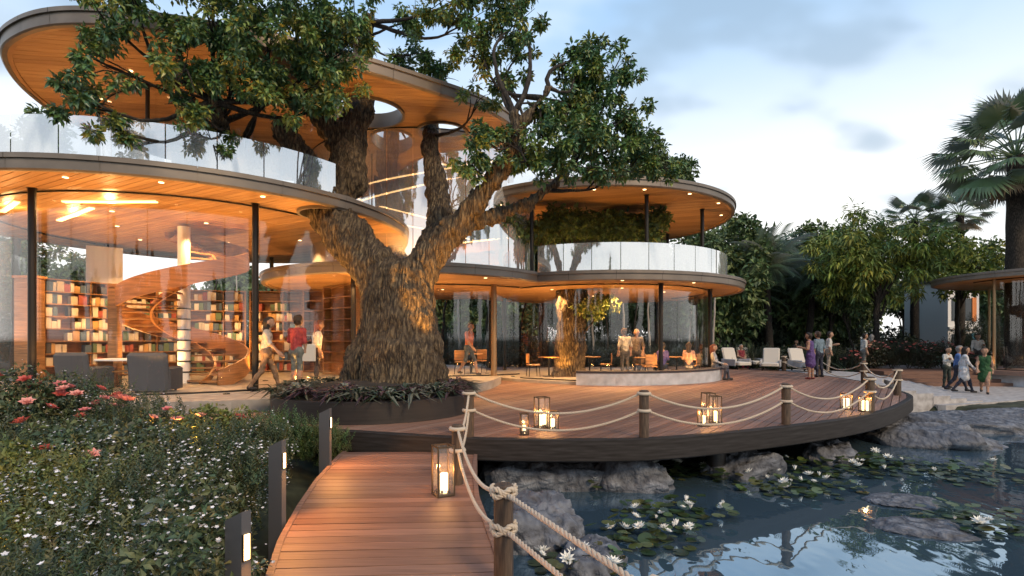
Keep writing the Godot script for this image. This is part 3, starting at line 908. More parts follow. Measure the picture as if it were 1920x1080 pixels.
func make_walkway() -> void:
	var t := thing("boardwalk", "curving boardwalk of reddish cross planks leading to the deck step", "boardwalk", Vector3(-1.3, WALK, -5))
	var pitch := 0.16
	# planks fan slightly with the bend
	var n := int((8.28 - 0.6) / pitch)
	for i in n:
		var d := 0.6 + i * pitch
		var g := 0.013
		var sl := 0.10 * (1.0 - d / 9.0)
		var xl0 := walk_left(d); var xr0 := walk_right(d); var xl1 := walk_left(d + pitch); var xr1 := walk_right(d + pitch)
		var p := PackedVector2Array([Vector2(xl0, -(d + g * 0.5 - sl)), Vector2(xr0, -(d + g * 0.5 + sl)), Vector2(xr1, -(d + pitch - g * 0.5 + sl)), Vector2(xl1, -(d + pitch - g * 0.5 - sl))])
		var mb := MB.new()
		var dy := rng.randf_range(-0.002, 0.002)
		mb.prism(p, WALK - 0.035 + dy, WALK + dy, Vector2.RIGHT, rng.randf() * 9.0)
		partw(t, "plank", mb, M["deck_%d" % (rng.randi() % 6)])
	# side boards
	for sd in [-1.0, 1.0]:
		var mb := MB.new()
		for i in 40:
			var d0 := 0.5 + i * 0.195; var d1 := d0 + 0.195
			var w := 0.055
			var x0 := (walk_left(d0) - w * 0.5 - 0.004) if sd < 0 else (walk_right(d0) + w * 0.5 + 0.004)
			var x1 := (walk_left(d1) - w * 0.5 - 0.004) if sd < 0 else (walk_right(d1) + w * 0.5 + 0.004)
			var y0 := WALK - 0.30; var y1 := WALK + 0.012
			for h in [-1.0, 1.0]:
				mb.quad(Vector3(x0 + w * 0.5 * h, y0, -d0), Vector3(x1 + w * 0.5 * h, y0, -d1), Vector3(x1 + w * 0.5 * h, y1, -d1), Vector3(x0 + w * 0.5 * h, y1, -d0), Vector3(h, 0, 0))
			mb.quad(Vector3(x0 - w * 0.5, y1, -d0), Vector3(x1 - w * 0.5, y1, -d1), Vector3(x1 + w * 0.5, y1, -d1), Vector3(x0 + w * 0.5, y1, -d0), Vector3.UP)
		partw(t, "side_board", mb, M.walk_side)
	for x in [0.2, 0.8]:
		var mb := MB.new()
		for i in 16:
			var d0 := 0.6 + i * 0.48; var d1 := d0 + 0.48
			var c0 := Vector3(lerpf(walk_left(d0), walk_right(d0), x), WALK - 0.12, -d0); var c1 := Vector3(lerpf(walk_left(d1), walk_right(d1), x), WALK - 0.12, -d1)
			var dir := (c1 - c0)
			var b := Basis.looking_at(dir, Vector3.UP)
			mb.box((c0 + c1) * 0.5, Vector3(0.08, 0.15, dir.length()), b)
		partw(t, "joist", mb, M.underlay)
	for q in [[2.2, 0.15], [2.2, 0.85], [5.4, 0.15], [5.4, 0.85], [8.0, 0.15], [8.0, 0.85]]:
		var mb := MB.new()
		mb.lathe([Vector2(0.08, -1.8), Vector2(0.08, WALK - 0.19)], Vector3(lerpf(walk_left(q[0]), walk_right(q[0]), q[1]), 0, -q[0]), 10)
		partw(t, "pile", mb, M.underlay)

# ---------------------------------------------------------------- rope fence
func braid(mb: MB, pts: Array, r: float, per_m: float) -> void:
	# three strands twisted round the line
	var run := 0.0
	var fr := []
	for i in pts.size():
		if i > 0: run += (pts[i] - pts[i - 1]).length()
		var t: Vector3 = (pts[mini(i + 1, pts.size() - 1)] - pts[maxi(i - 1, 0)]).normalized()
		var s := t.cross(Vector3.UP if absf(t.y) < 0.95 else Vector3.RIGHT).normalized()
		fr.append([s, t.cross(s), run])
	for k in 3:
		var q := []; var rad := []
		for i in pts.size():
			var a: float = TAU * k / 3.0 + fr[i][2] * per_m * TAU
			q.append(pts[i] + (fr[i][0] * cos(a) + fr[i][1] * sin(a)) * r * 0.55); rad.append(r * 0.58)
		mb.tube(q, rad, 5, true)
func sag(a: Vector3, b: Vector3, drop: float, step: float) -> Array:
	var k := maxi(10, int((b - a).length() / step))
	var out := []
	for i in k + 1:
		var t := float(i) / k
		out.append(a.lerp(b, t) - Vector3(0, drop * 4.0 * t * (1.0 - t), 0))
	return out
func rope_post(base: Vector3, h: float, r: float, label: String, near: bool) -> Node3D:
	var t := thing("rope_post", label, "post", base, "posts of the rope fence")
	var mb := MB.new()
	mb.lathe([Vector2(r, -0.05), Vector2(r, h - 0.012), Vector2(r - 0.012, h), Vector2(0, h)], Vector3.ZERO, 8 if near else 10)
	part(t, "shaft", mb.mesh(), M.post_wood)
	for y in [h - 0.05, h - 0.31]:
		mb = MB.new()
		var turns := 2 if near else 1
		for q in turns:
			var ring := []
			var m := 40 if near else 16
			for i in m + 1:
				var a := TAU * i / m
				var wv := 0.012 * sin(a * 5.0 + q * PI) if near else 0.0
				ring.append(Vector3(cos(a) * (r + 0.012), y + (q - 0.5 * (turns - 1)) * 0.034 + wv, sin(a) * (r + 0.012)))
			if near: braid(mb, ring, 0.02, 11.0)
			else:
				var rad := []; rad.resize(ring.size()); rad.fill(0.026)
				mb.tube(ring, rad, 6, false)
		part(t, "rope_wrap", mb.mesh(), M.rope)
	return t
func rope(a: Vector3, b: Vector3, drop: float, r: float, label: String) -> void:
	var mb := MB.new()
	var pts := sag(Vector3.ZERO, b - a, drop, 0.02 if r > 0.014 and absf(a.z) < 9.0 else 0.05)
	braid(mb, pts, r, 7.0)
	single("rope", mb.mesh(), M.rope, label, "rope", a, "ropes of the fence")
func make_fence() -> void:
	var posts := [
		[Vector3(0.62, WALK, -2.25), 0.075, "dark octagonal rope post out over the near water edge", true],
		[Vector3(-0.06, WALK, -3.8), 0.07, "thick dark octagonal post with braided rope collars on boardwalk edge", true],
		[Vector3(-0.66, WALK, -6.45), 0.07, "dark rope post standing on the boardwalk beside the single candle lantern", false],
		[Vector3(-0.66, 0, -8.2), 0.075, "rope post on the deck edge above the boardwalk end", false],
		[Vector3(2.02, 0, -8.16), 0.075, "rope post on the deck's front edge between the two lantern groups", false],
		[Vector3(4.83, 0, -9.4), 0.075, "rope post on the curved deck edge between candle groups", false],
		[Vector3(7.45, 0, -11.1), 0.085, "rope post beside the low candle lantern on the deck's curving edge", false],
		[Vector3(10.3, 0, -14.25), 0.085, "rope post at the outermost bend of the deck beside the stone steps", false],
		[Vector3(12.0, 0, -18.2), 0.085, "rope post behind the bend of the deck in front of man in white shirt", false],
		[Vector3(12.65, 0, -22.0), 0.10, "rope post right beside the people standing at the deck's far edge", false],
		[Vector3(13.0, 0, -25.5), 0.10, "rope post at far end of the fence by the white lounge chairs", false]]
	for p in posts: rope_post(p[0], 0.72, p[1], p[2], p[3])
	var names := ["out over the near water", "from the thick near post to the lantern post", "rising from the boardwalk to the deck post", "sagging in front of the three-lantern group", "sagging in front of the twin lanterns", "sagging in front of the low candle lanterns", "at the outer bend of the deck", "behind the bend beside the stone landing", "beside the standing people", "in front of the white lounge chairs"]
	var drops := [0.0, 0.22, 0.2, 0.30, 0.30, 0.30, 0.3, 0.3, 0.3, 0.2]
	for i in posts.size() - 1:
		for lv in 2:
			var y := 0.66 - 0.26 * lv
			var a: Vector3 = posts[i][0] + Vector3(0, y, 0); var b: Vector3 = posts[i + 1][0] + Vector3(0, y, 0)
			var dir := (b - a).normalized()
			rope(a + dir * 0.07, b - dir * 0.07, drops[i], 0.017 if i < 3 else 0.0155 + 0.0006 * i, ("upper" if lv == 0 else "lower") + " pale braided rope " + names[i])

# ---------------------------------------------------------------- lanterns and bollards
func lantern(pos: Vector3, w: float, h: float, candles: Array, label: String, turn: float, e := 0.2) -> void:
	var t := thing("lantern", label, "lantern", pos, "candle lanterns", turn)
	var b := 0.012 + w * 0.02
	var mb := MB.new()
	for x in [-1, 1]:
		for z in [-1, 1]: mb.box(Vector3(x * (w - b) * 0.5, h * 0.5, z * (w - b) * 0.5), Vector3(b, h - 2.0 * b, b))
	for y in [b * 0.5, h - b * 0.5]:
		for s in [-1, 1]:
			mb.box(Vector3(0, y, s * (w - b) * 0.5), Vector3(w, b, b)); mb.box(Vector3(s * (w - b) * 0.5, y, 0), Vector3(b, b, w - 2.0 * b))
	part(t, "frame", mb.mesh(), M.lantern_metal)
	mb = MB.new(); mb.box(Vector3(0, b + 0.005, 0), Vector3(w - 2.0 * b, 0.01, w - 2.0 * b)); part(t, "base_plate", mb.mesh(), M.lantern_metal)
	for s in [[0, 1], [0, -1], [1, 0], [-1, 0]]:
		mb = MB.new()
		var o := Vector3(s[0], 0, s[1]) * (w * 0.5 - b * 0.5)
		var u := Vector3(s[1], 0, s[0]) * (w * 0.5 - b)
		mb.quad(o - u + Vector3(0, b, 0), o + u + Vector3(0, b, 0), o + u + Vector3(0, h - b, 0), o - u + Vector3(0, h - b, 0), o)
		part(t, "pane", mb.mesh(), M.clear_glass)
	mb = MB.new()
	for i in 26:
		var p := Vector3(rng.randf_range(-1, 1), 0, rng.randf_range(-1, 1)) * (w * 0.5 - b - 0.02)
		var q := rng.randf_range(0.012, 0.022)
		mb.lathe([Vector2(0, -q), Vector2(q, -q * 0.3), Vector2(q * 0.9, q * 0.4), Vector2(0, q)], p + Vector3(0, b + 0.02 + rng.randf() * 0.02, 0), 5)
	var pb := part(t, "pebbles", mb.mesh(), M.pebble); pb.set_meta("kind", "stuff")
	for c2 in candles:
		mb = MB.new()
		mb.lathe([Vector2(0, 0), Vector2(c2[2], 0), Vector2(c2[2], c2[3] - 0.008), Vector2(c2[2] - 0.008, c2[3]), Vector2(c2[2] * 0.4, c2[3] - 0.006), Vector2(0, c2[3] - 0.01)], Vector3(c2[0], b + 0.012, c2[1]), 14)
		part(t, "candle", mb.mesh(), M.candle)
		omni(t, Vector3(c2[0], b + c2[3] + 0.05, c2[1]), e * 1.1, Color(1, 0.68, 0.36), 0.025)
func make_lanterns() -> void:
	lantern(on(831, 928, WALK), 0.205, 0.56, [[0.01, 0.0, 0.045, 0.215]], "tall bronze-framed lantern with one thick candle standing on the boardwalk", 0.5, 0.14)
	lantern(on(983, 815, 0), 0.13, 0.34, [[0, 0, 0.025, 0.12]], "small lantern with a thin candle standing apart in front of the deck's lantern trio", 0.1, 0.06)
	lantern(on(1016, 803, 0), 0.21, 0.53, [[-0.04, 0.02, 0.03, 0.2], [0.05, -0.02, 0.035, 0.2]], "tallest lantern of the trio, with two candles, on the deck", 0.35, 0.08)
	lantern(on(1036, 806, 0) + Vector3(0.0, 0, 0.03), 0.16, 0.32, [[0, 0, 0.035, 0.16]], "low wide lantern touching the tall one in the deck's lantern trio", 0.2, 0.07)
	lantern(on(1319, 799, 0), 0.15, 0.33, [[0, 0, 0.035, 0.15]], "low lantern beside the two tall lanterns on the deck", 0.2, 0.07)
	lantern(on(1328, 786, 0), 0.19, 0.5, [[0, 0.0, 0.03, 0.2]], "tall thin-framed lantern standing rearward in the deck's second lantern group", 0.25, 0.07)
	lantern(on(1341, 795, 0), 0.17, 0.5, [[0, 0, 0.035, 0.2]], "tall lantern standing forward in the deck's second lantern group", 0.1, 0.07)
	lantern(on(1587, 767, 0), 0.17, 0.34, [[0, 0, 0.06, 0.2]], "small lantern with a fat candle alone on the planks behind the sagging rope", 0.1, 0.08)
	lantern(on(1622, 772, 0), 0.17, 0.32, [[0, 0, 0.06, 0.2]], "low lantern at the foot of a rope post on the deck's edge", 0.2, 0.08)
func bollard(pos: Vector3, label: String, turn: float) -> void:
	var t := thing("path_light", label, "bollard light", pos, "slab path lights along the boardwalk", turn)
	# a thin upright slab with a slanted top; the lit slot faces the walk (+x)
	var w := 0.16; var th := 0.055; var h := 0.8
	var mb := MB.new()
	var pr := PackedVector2Array([Vector2(-w, -0.9), Vector2(0, -0.9), Vector2(0, h), Vector2(-w, h - 0.075)])
	for s in [-1.0, 1.0]:
		mb.quad(Vector3(pr[0].x, pr[0].y, s * th * 0.5), Vector3(pr[1].x, pr[1].y, s * th * 0.5), Vector3(pr[2].x, pr[2].y, s * th * 0.5), Vector3(pr[3].x, pr[3].y, s * th * 0.5), Vector3(0, 0, s))
	for i in 4:
		var a := pr[i]; var b := pr[(i + 1) % 4]
		mb.quad(Vector3(a.x, a.y, -th * 0.5), Vector3(b.x, b.y, -th * 0.5), Vector3(b.x, b.y, th * 0.5), Vector3(a.x, a.y, th * 0.5), Vector3(b.y - a.y, a.x - b.x, 0))
	part(t, "body", mb.mesh(), M.bollard)
	mb = MB.new(); mb.box(Vector3(0.003, h - 0.2, 0), Vector3(0.006, 0.14, th * 0.66)); part(t, "lamp_lens", mb.mesh(), M.bollard_light)
	mb = MB.new()
	for z in [-1, 1]: mb.box(Vector3(0.006, h - 0.2, z * th * 0.42), Vector3(0.012, 0.15, 0.006))
	part(t, "lens_frame", mb.mesh(), M.dark_metal)
	spot(t, Vector3(0.04, h - 0.18, 0), Vector3(0.75, -0.1, 0.0), 1.1, 68.0, Color(1, 0.66, 0.32), 0.05)
func make_bollards() -> void:
	bollard(Vector3(-1.47, WALK, -2.95), "grey slab path light with slanted top, closest to the boardwalk's near end", -0.55)
	bollard(Vector3(-2.16, WALK, -5.05), "grey slab path light standing by the dark gap beside the flowering shrubs", -0.35)
	bollard(Vector3(-2.5, WALK, -7.35), "grey slab path light in front of the tree planter", -0.2)

# ---------------------------------------------------------------- rocks, steps, paving
func boulder(px: Vector3, size: Vector3, sd: int, label: String, turn := 0.0, planes := 14) -> void:
	single("boulder", rock_mesh(sd, size, planes), M.rock, label, "rock", px, "boulders round the pond", turn)
func make_rocks() -> void:
	boulder(Vector3(0.6, -0.98, -8.7), Vector3(1.25, 0.72, 0.5), 3, "long pale rock under the deck front behind white lilies", 0.2)
	boulder(Vector3(2.0, -0.98, -8.75), Vector3(0.85, 0.76, 0.55), 7, "pale rock with a pointed top under the deck's middle post", -0.3)
	boulder(Vector3(-0.15, -1.05, -9.4), Vector3(0.7, 0.6, 0.6), 9, "bluish rock in the shade where boardwalk meets deck", 0.6)
	boulder(Vector3(4.1, -0.95, -9.55), Vector3(0.9, 0.72, 0.6), 12, "blocky pale rock under the deck beside the dark pier gap", 0.3)
	boulder(Vector3(6.5, -0.98, -10.9), Vector3(1.1, 0.6, 0.6), 15, "low rock under the curving deck edge", 0.9)
	boulder(Vector3(9.6, -1.0, -12.7), Vector3(2.1, 0.72, 1.2), 18, "big smooth sloping boulder beside the deck's outer bend", -0.5)
	boulder(Vector3(12.2, -0.95, -15.0), Vector3(2.3, 0.55, 1.5), 21, "wide boulder sloping from the path into the pond", -0.3)
	boulder(Vector3(14.8, -0.9, -15.6), Vector3(2.2, 0.5, 1.3), 24, "low boulder below the pale path near the green lily bed", 0.2)
	boulder(Vector3(17.6, -0.9, -16.6), Vector3(2.0, 0.5, 1.2), 27, "boulder on the bank in front of the walking women", 0.1)
	boulder(Vector3(0.42, -1.0, -6.35), Vector3(0.72, 0.74, 0.62), 30, "large bluish boulder beside the boardwalk under the near ropes", 0.5)
	boulder(Vector3(0.78, -1.05, -5.75), Vector3(0.55, 0.45, 0.45), 33, "small bluish rock leaning against the boulder under the near ropes", 1.1)
	boulder(Vector3(5.85, -0.93, -7.9), Vector3(0.62, 0.13, 0.42), 36, "flat grey slab lying just above the water, the one farther out", 0.1, 5)
	boulder(Vector3(5.3, -0.93, -6.75), Vector3(0.66, 0.13, 0.42), 39, "flat rounded grey slab lying in the water close to the sky reflection", -0.1, 5)
	boulder(Vector3(1.75, -1.02, -4.35), Vector3(0.5, 0.2, 0.3), 42, "dark wet rock at the edge of the sky reflection", 0.4)
	boulder(Vector3(-2.55, -0.95, -4.6), Vector3(0.5, 0.4, 0.6), 45, "bluish rock in the gap between shrubs and boardwalk", 0.2)
func make_bank() -> void:
	# pale landing and stone steps beside the deck, lower path beyond
	var mb := MB.new()
	mb.prism(smooth([Vector2(12.2, 17.4), Vector2(13.6, 19.6), Vector2(15.2, 21.9), Vector2(16.0, 24.6), Vector2(14.4, 27.0), Vector2(13.2, 26.4), Vector2(12.95, 22.0), Vector2(12.5, 19.0)], 6), -0.62, -0.03)
	struct("stone_landing", mb, M.paving)
	var n := 5
	for i in n:
		var y := -0.12 - 0.105 * i
		var q := MB.new()
		var f0 := i / 5.0; var f1 := (i + 1) / 5.0 + 0.01
		var fa := Vector2(12.0, 16.6).lerp(Vector2(15.6, 17.7), f0); var fb := Vector2(12.0, 16.6).lerp(Vector2(15.6, 17.7), f1)
		var ba := Vector2(16.0, 23.6).lerp(Vector2(18.4, 23.4), f0); var bb := Vector2(16.0, 23.6).lerp(Vector2(18.4, 23.4), f1)
		var ma := fa.lerp(ba, 0.45) + Vector2(0.35 - 0.1 * i, -0.1); var mb3 := fb.lerp(bb, 0.45) + Vector2(0.25 - 0.1 * i, -0.1)
		q.prism(PackedVector2Array([Vector2(fa.x, -fa.y), Vector2(fb.x, -fb.y), Vector2(mb3.x, -mb3.y), Vector2(bb.x, -bb.y), Vector2(ba.x, -ba.y), Vector2(ma.x, -ma.y)]), -0.95, y)
		single("stone_step", q.mesh(), M.paving, ["broad top stone step beside the deck's bend", "second stone step down from the landing", "middle stone step of the curved flight", "fourth stone step down from the landing", "lowest stone step meeting the pale path"][i], "step", Vector3.ZERO, "curved stone steps")
	mb = MB.new()
	mb.prism(smooth([Vector2(13.5, 16.9), Vector2(16.0, 17.7), Vector2(19.0, 18.6), Vector2(24.0, 18.2), Vector2(30, 18.6), Vector2(30, 24.0), Vector2(22, 24.0), Vector2(17.5, 23.6), Vector2(15.4, 20.4)], 6), -0.9, -0.58)
	struct("path", mb, M.paving)
	# timber terrace with steps behind the path
	for i in 4:
		var y := -0.43 + 0.145 * i
		var q := MB.new()
		q.prism(PackedVector2Array([Vector2(17.3, -(23.6 + 0.4 * i)), Vector2(23.3, -(23.4 + 0.4 * i)), Vector2(23.3, -(24.0 + 0.4 * i if i < 3 else 31.0)), Vector2(17.3, -(24.0 + 0.4 * i if i < 3 else 31.0))]), -0.6, y, Vector2.RIGHT, i * 1.3)
		single("timber_step", q.mesh(), M["deck_2"], ["lowest brown timber step at the back of the path", "second brown timber step behind the path", "third brown timber step behind the path", "timber terrace top in front of the flowering hedge"][i], "step", Vector3.ZERO, "timber steps behind the path")
# ---------------------------------------------------------------- pavilions
func roof(parent: Node3D, called: String, o: PackedVector2Array, holes: Array, yb: float, th: float, dir: Vector2, bw: float, mats: Array) -> Node3D:
	var r := Node3D.new()
	r.name = called
	parent.add_child(r, true)
	r.position = -parent.position
	var mb := MB.new()
	var yt := yb + th
	var prof := [Vector2(0.03, yb), Vector2(0.0, yb + 0.03), Vector2(-0.0, yt - 0.10), Vector2(-0.045, yt - 0.10), Vector2(-0.045, yt - 0.01), Vector2(-0.035, yt), Vector2(0.12, yt), Vector2(0.12, yb), Vector2(0.03, yb)]
	var seg := 0
	while seg < o.size():
		var c2 := mini(5, o.size() - seg)
		var pm := MB.new()
		sweep(pm, o, prof, false, seg, c2, 0.005)
		part(r, "fascia_panel", pm.mesh(), M.fascia)
		seg += c2
	sweep(mb, inset(o, 0.03), [Vector2(0.0, yb + 0.04), Vector2(0.0, yt - 0.02), Vector2(0.06, yt - 0.02), Vector2(0.06, yb + 0.04), Vector2(0.0, yb + 0.04)])
	for h in holes:
		sweep(mb, h, [Vector2(0.0, yb - 0.02), Vector2(0.0, yt + 0.05), Vector2(-0.07, yt + 0.05), Vector2(-0.07, yb - 0.02), Vector2(0.0, yb - 0.02)])
	part(r, "fascia_core", mb.mesh(), M.dark_metal if holes.is_empty() else M.fascia)
	var inner := inset(o, 0.124)
	var big := []
	for h in holes: big.append(Geometry2D.offset_polygon(h, 0.072)[0])
	mb = MB.new()
	sweep(mb, inset(o, 0.122), [Vector2(0.0, yb + 0.02), Vector2(0.0, yb + 0.07), Vector2(0.09, yb + 0.07), Vector2(0.09, yb + 0.02), Vector2(0.0, yb + 0.02)])
	part(r, "edge_trim", mb.mesh(), M.soffit_3)
	mb = MB.new()
	for p in simple_pieces(inset(o, 0.125), big): mb.prism(p, yb + 0.09, yt - 0.02)
	part(r, "roof_plate", mb.mesh(), M.roof_membrane)
	boards_in(r, inset(o, 0.216), big, dir, bw, yb + 0.05, yb + 0.075, mats)
	return r
func boards_in(r: Node3D, o: PackedVector2Array, holes: Array, dir: Vector2, bw: float, y0: float, y1: float, mats: Array) -> void:
	boards(r, "soffit_board", o, holes, dir, bw, 0.012, y0, y1, mats)
	# boards() puts shapes at -position of their parent; the roof node already sits at the world origin
	for c2 in r.get_children():
		if String(c2.name).begins_with("soffit_board"): c2.position = Vector3.ZERO
func ring_point(cx: float, d: float, r: float, deg: float, y: float) -> Vector3:
	# 0 degrees faces the camera (towards +z), growing towards +x
	return Vector3(cx + r * sin(deg_to_rad(deg)), y, -d + r * cos(deg_to_rad(deg)))
func glass_ring(parent: Node3D, cx: float, d: float, r: float, y0: float, y1: float, from: float, to: float, n: int, m: Material, called := "pane", rails := true) -> void:
	for i in n:
		var a0 := lerpf(from, to, float(i) / n) + 0.12; var a1 := lerpf(from, to, float(i + 1) / n) - 0.12
		var mb := MB.new()
		var k := 7
		for j in k:
			var p := ring_point(cx, d, 1.0, lerpf(a0, a1, float(j) / (k - 1)), 0) - Vector3(cx, 0, -d)
			for y in [y0, y1]: mb.vert(Vector3(cx, y, -d) + p * r, p)
		if m == M.glass:
			# double glazing: a second sheet added behind the first for stronger reflections
			for j in k:
				var p := ring_point(cx, d, 1.0, lerpf(a0, a1, float(j) / (k - 1)), 0) - Vector3(cx, 0, -d)
				for y in [y0, y1]: mb.vert(Vector3(cx, y, -d) + p * (r - 0.025), p)
			for j in k - 1:
				var e := (j + k) * 2
				mb.tri_i(e, e + 2, e + 1, mb.n[e]); mb.tri_i(e + 2, e + 3, e + 1, mb.n[e])
		for j in k - 1:
			var e := j * 2
			mb.tri_i(e, e + 2, e + 1, mb.n[e]); mb.tri_i(e + 2, e + 3, e + 1, mb.n[e])
		partw(parent, called, mb, m)
	if rails:
		for y in [y0 + 0.02, y1 - 0.025]:
			var mb := MB.new()
			var pts := []; var rad := []
			for i in 61:
				pts.append(ring_point(cx, d, r, lerpf(from, to, i / 60.0), y)); rad.append(0.022)
			mb.tube(pts, rad, 4)
			partw(parent, "glass_channel", mb, M.dark_metal)
func column(parent: Node3D, p: Vector3, y0: float, y1: float, r: float, m: Material) -> void:
	var mb := MB.new()
	mb.lathe([Vector2(r * 1.5, y0), Vector2(r * 1.5, y0 + 0.015), Vector2(r, y0 + 0.016), Vector2(r, y1 - 0.016), Vector2(r * 1.4, y1 - 0.015), Vector2(r * 1.4, y1)], Vector3(p.x, 0, p.z), 16)
	partw(parent, "column", mb, m)
func downlights(parent: Node3D, pts: Array, y: float, e := 0.5) -> void:
	for p in pts:
		var mb := MB.new()
		mb.lathe([Vector2(0.0, y - 0.012), Vector2(0.055, y - 0.012)], Vector3(p.x, 0, -p.y), 10)
		partw(parent, "downlight", mb, M.down_light)
		if e > 0.0: spot(parent, Vector3(p.x, y - 0.05, -p.y) - parent.position, Vector3(p.x, 0, -p.y) - parent.position, e, 60.0, Color(1, 0.76, 0.48), 0.05)
func added_uplights(parent: Node3D, pts: Array, y: float, e: float, deg := 56.0) -> void:
	# added floor lamps without a known source, to brighten the boarded ceiling above
	for p in pts:
		var mb := MB.new()
		mb.lathe([Vector2(0.075, y + 0.002), Vector2(0.075, y + 0.022), Vector2(0.052, y + 0.022), Vector2(0.052, y + 0.012)], Vector3(p.x, 0, -p.y), 12)
		partw(parent, "added_uplight_rim", mb, M.dark_metal)
		mb = MB.new()
		mb.lathe([Vector2(0.052, y + 0.013), Vector2(0.0, y + 0.013)], Vector3(p.x, 0, -p.y), 12)
		partw(parent, "added_uplight_lamp", mb, M.down_light)
		spot(parent, Vector3(p.x, y + 0.05, -p.y) - parent.position, Vector3(p.x, y + 3.0, -p.y) - parent.position, e, deg, Color(1, 0.72, 0.40), 0.06)
func strip(parent: Node3D, pts: Array, r: float) -> void:
	var rad := []; rad.resize(pts.size()); rad.fill(r)
	var mb := MB.new()
	mb.tube(pts, rad, 6)
	partw(parent, "light_strip", mb, M.strip_light)

const AC := Vector2(-9.6, 16.4)
const SOF := ["soffit_0", "soffit_1", "soffit_2", "soffit_3"]
func make_library() -> void:
	var t := thing("library_pavilion", "two-storey round pavilion of glass and boarded timber roofs with bookshelves and spiral stair", "pavilion", Vector3(AC.x, FLOOR, -AC.y))
	# floor slab
	var mb := MB.new()
	var fl := smooth([Vector2(-16, 16.4), Vector2(-14.6, 12.4), Vector2(-12, 10.9), Vector2(-9.6, 10.5), Vector2(-7.4, 10.6), Vector2(-5.6, 10.9), Vector2(-4.85, 11.7), Vector2(-4.6, 13.4), Vector2(-3.2, 14.3), Vector2(-1.4, 14.5), Vector2(-0.55, 16.6), Vector2(-0.6, 20), Vector2(-3, 26), Vector2(-9.6, 26), Vector2(-14.5, 22)], 6)
	mb.prism(fl, -0.9, FLOOR)
	partw(t, "floor_slab", mb, M.concrete)
	# ground storey: columns and glass
	var r := 4.9
	for a in [-9.5, 44.0, 84.0, -62.0, -115.0, 135.0, 180.0]:
		column(t, ring_point(AC.x, AC.y, r, a, 0), FLOOR, 4.78, 0.075, M.dark_metal)
	glass_ring(t, AC.x, AC.y, r - 0.12, FLOOR, 4.76, -110.0, 128.0, 26, M.glass)
	# lower roof with the hole for the tree
	var o1 := circle(AC.x, AC.y, 6.3, 120)
	var h1 := circle(-4.75, 13.75, 0.68, 40)
	roof(t, "lower_roof", o1, [h1], 4.72, 0.32, Vector2(1, 0.55), 0.17, SOF)
	# balustrade on the lower roof
	glass_ring(t, AC.x, AC.y, 5.75, 5.05, 6.0, -80.0, 62.0, 15, M.rail_glass, "balustrade_pane", false)
	# upper storey
	var o2 := smooth([Vector2(-13.3, 16.5), Vector2(-12.9, 14.2), Vector2(-11.8, 12.3), Vector2(-10.6, 11.4), Vector2(-9.2, 11.0), Vector2(-7.5, 11.2), Vector2(-5.6, 11.85), Vector2(-3.85, 12.75), Vector2(-2.1, 14.0), Vector2(-0.5, 15.4), Vector2(0.35, 17.2), Vector2(0.3, 19.4), Vector2(-1.2, 21.6), Vector2(-5, 22.6), Vector2(-9.4, 21.8), Vector2(-12.3, 19.6)], 8)
	var h2 := circle(-4.15, 15.35, 0.98, 40); var h3 := circle(-2.2, 16.8, 0.75, 36)
	roof(t, "upper_roof", o2, [h2, h3], 8.0, 0.36, Vector2(1, -0.15), 0.2, SOF)
	glass_ring(t, -8.8, 17.2, 3.5, 5.05, 8.04, -100.0, 60.0, 12, M.glass)
	for a in [-60.0, -8.0, 50.0]: column(t, ring_point(-8.8, 17.2, 3.62, a, 0), 5.04, 8.06, 0.05, M.dark_metal)
	# back wall of the upper storey
	mb = MB.new()
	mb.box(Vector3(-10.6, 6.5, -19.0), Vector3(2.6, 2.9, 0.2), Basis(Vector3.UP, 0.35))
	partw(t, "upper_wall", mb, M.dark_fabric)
	# linking wing between the pavilions, glazed, with a curling lit ramp inside
	glass_ring(t, -3.2, 20.8, 4.4, 3.66, 8.04, -62.0, 66.0, 12, M.rail_glass, "wing_pane")
	for k in 2:
		var rib := MB.new(); var lp := []; var lq := []
		for i in 61:
			var q := i / 60.0
			var a := q * TAU * 1.35 + k * 1.7
			var rr := 2.1 + 0.7 * sin(a * 1.5 + k)
			var c0 := Vector3(-2.6 + rr * sin(a) * 1.1, 4.2 + 3.4 * q + 0.3 * k, -18.7 + 1.0 * cos(a))
			lp.append(c0); lq.append(c0 + Vector3(0, 0.34, 0))
		for i in 60:
			rib.quad(lp[i], lp[i + 1], lq[i + 1], lq[i], Vector3(0, 0, 1)); 
		partw(t, "ramp_ribbon", rib, M.stair_wood)
		var hi2 := []
		for p in lq: hi2.append(p + Vector3(0, 0.03, 0))
		strip(t, hi2, 0.028)
	mb = MB.new(); mb.box(Vector3(-3.2, 5.9, -22.0), Vector3(6.0, 4.2, 0.2)); partw(t, "wing_wall", mb, M.oak)
	# lamps in the ceilings; those in the floor are added to light the soffits
	downlights(t, [Vector2(-10.9, 10.9), Vector2(-9.0, 10.75), Vector2(-7.3, 11.1), Vector2(-5.7, 12.2), Vector2(-12.4, 11.6)], 4.77, 0.0)
	downlights(t, [Vector2(-10.2, 13.6), Vector2(-8.6, 15.0), Vector2(-11.4, 15.4), Vector2(-9.6, 18.0), Vector2(-7.0, 17.6), Vector2(-12.2, 17.5)], 4.77, 9.0)
	downlights(t, [Vector2(-9.3, 13.0), Vector2(-11.2, 14.5), Vector2(-6.3, 13.6), Vector2(-7.6, 14.6), Vector2(-9.0, 15.2)], 8.05, 0.0)
	var ul := []
	for a in [-58.0, -36.0, -18.0, 0.0, 18.0, 36.0, 54.0, 72.0, 92.0]:
		var p := ring_point(AC.x, AC.y, 5.3, a, 0)
		ul.append(Vector2(p.x, -p.z))
	added_uplights(t, ul, FLOOR, 9.0)
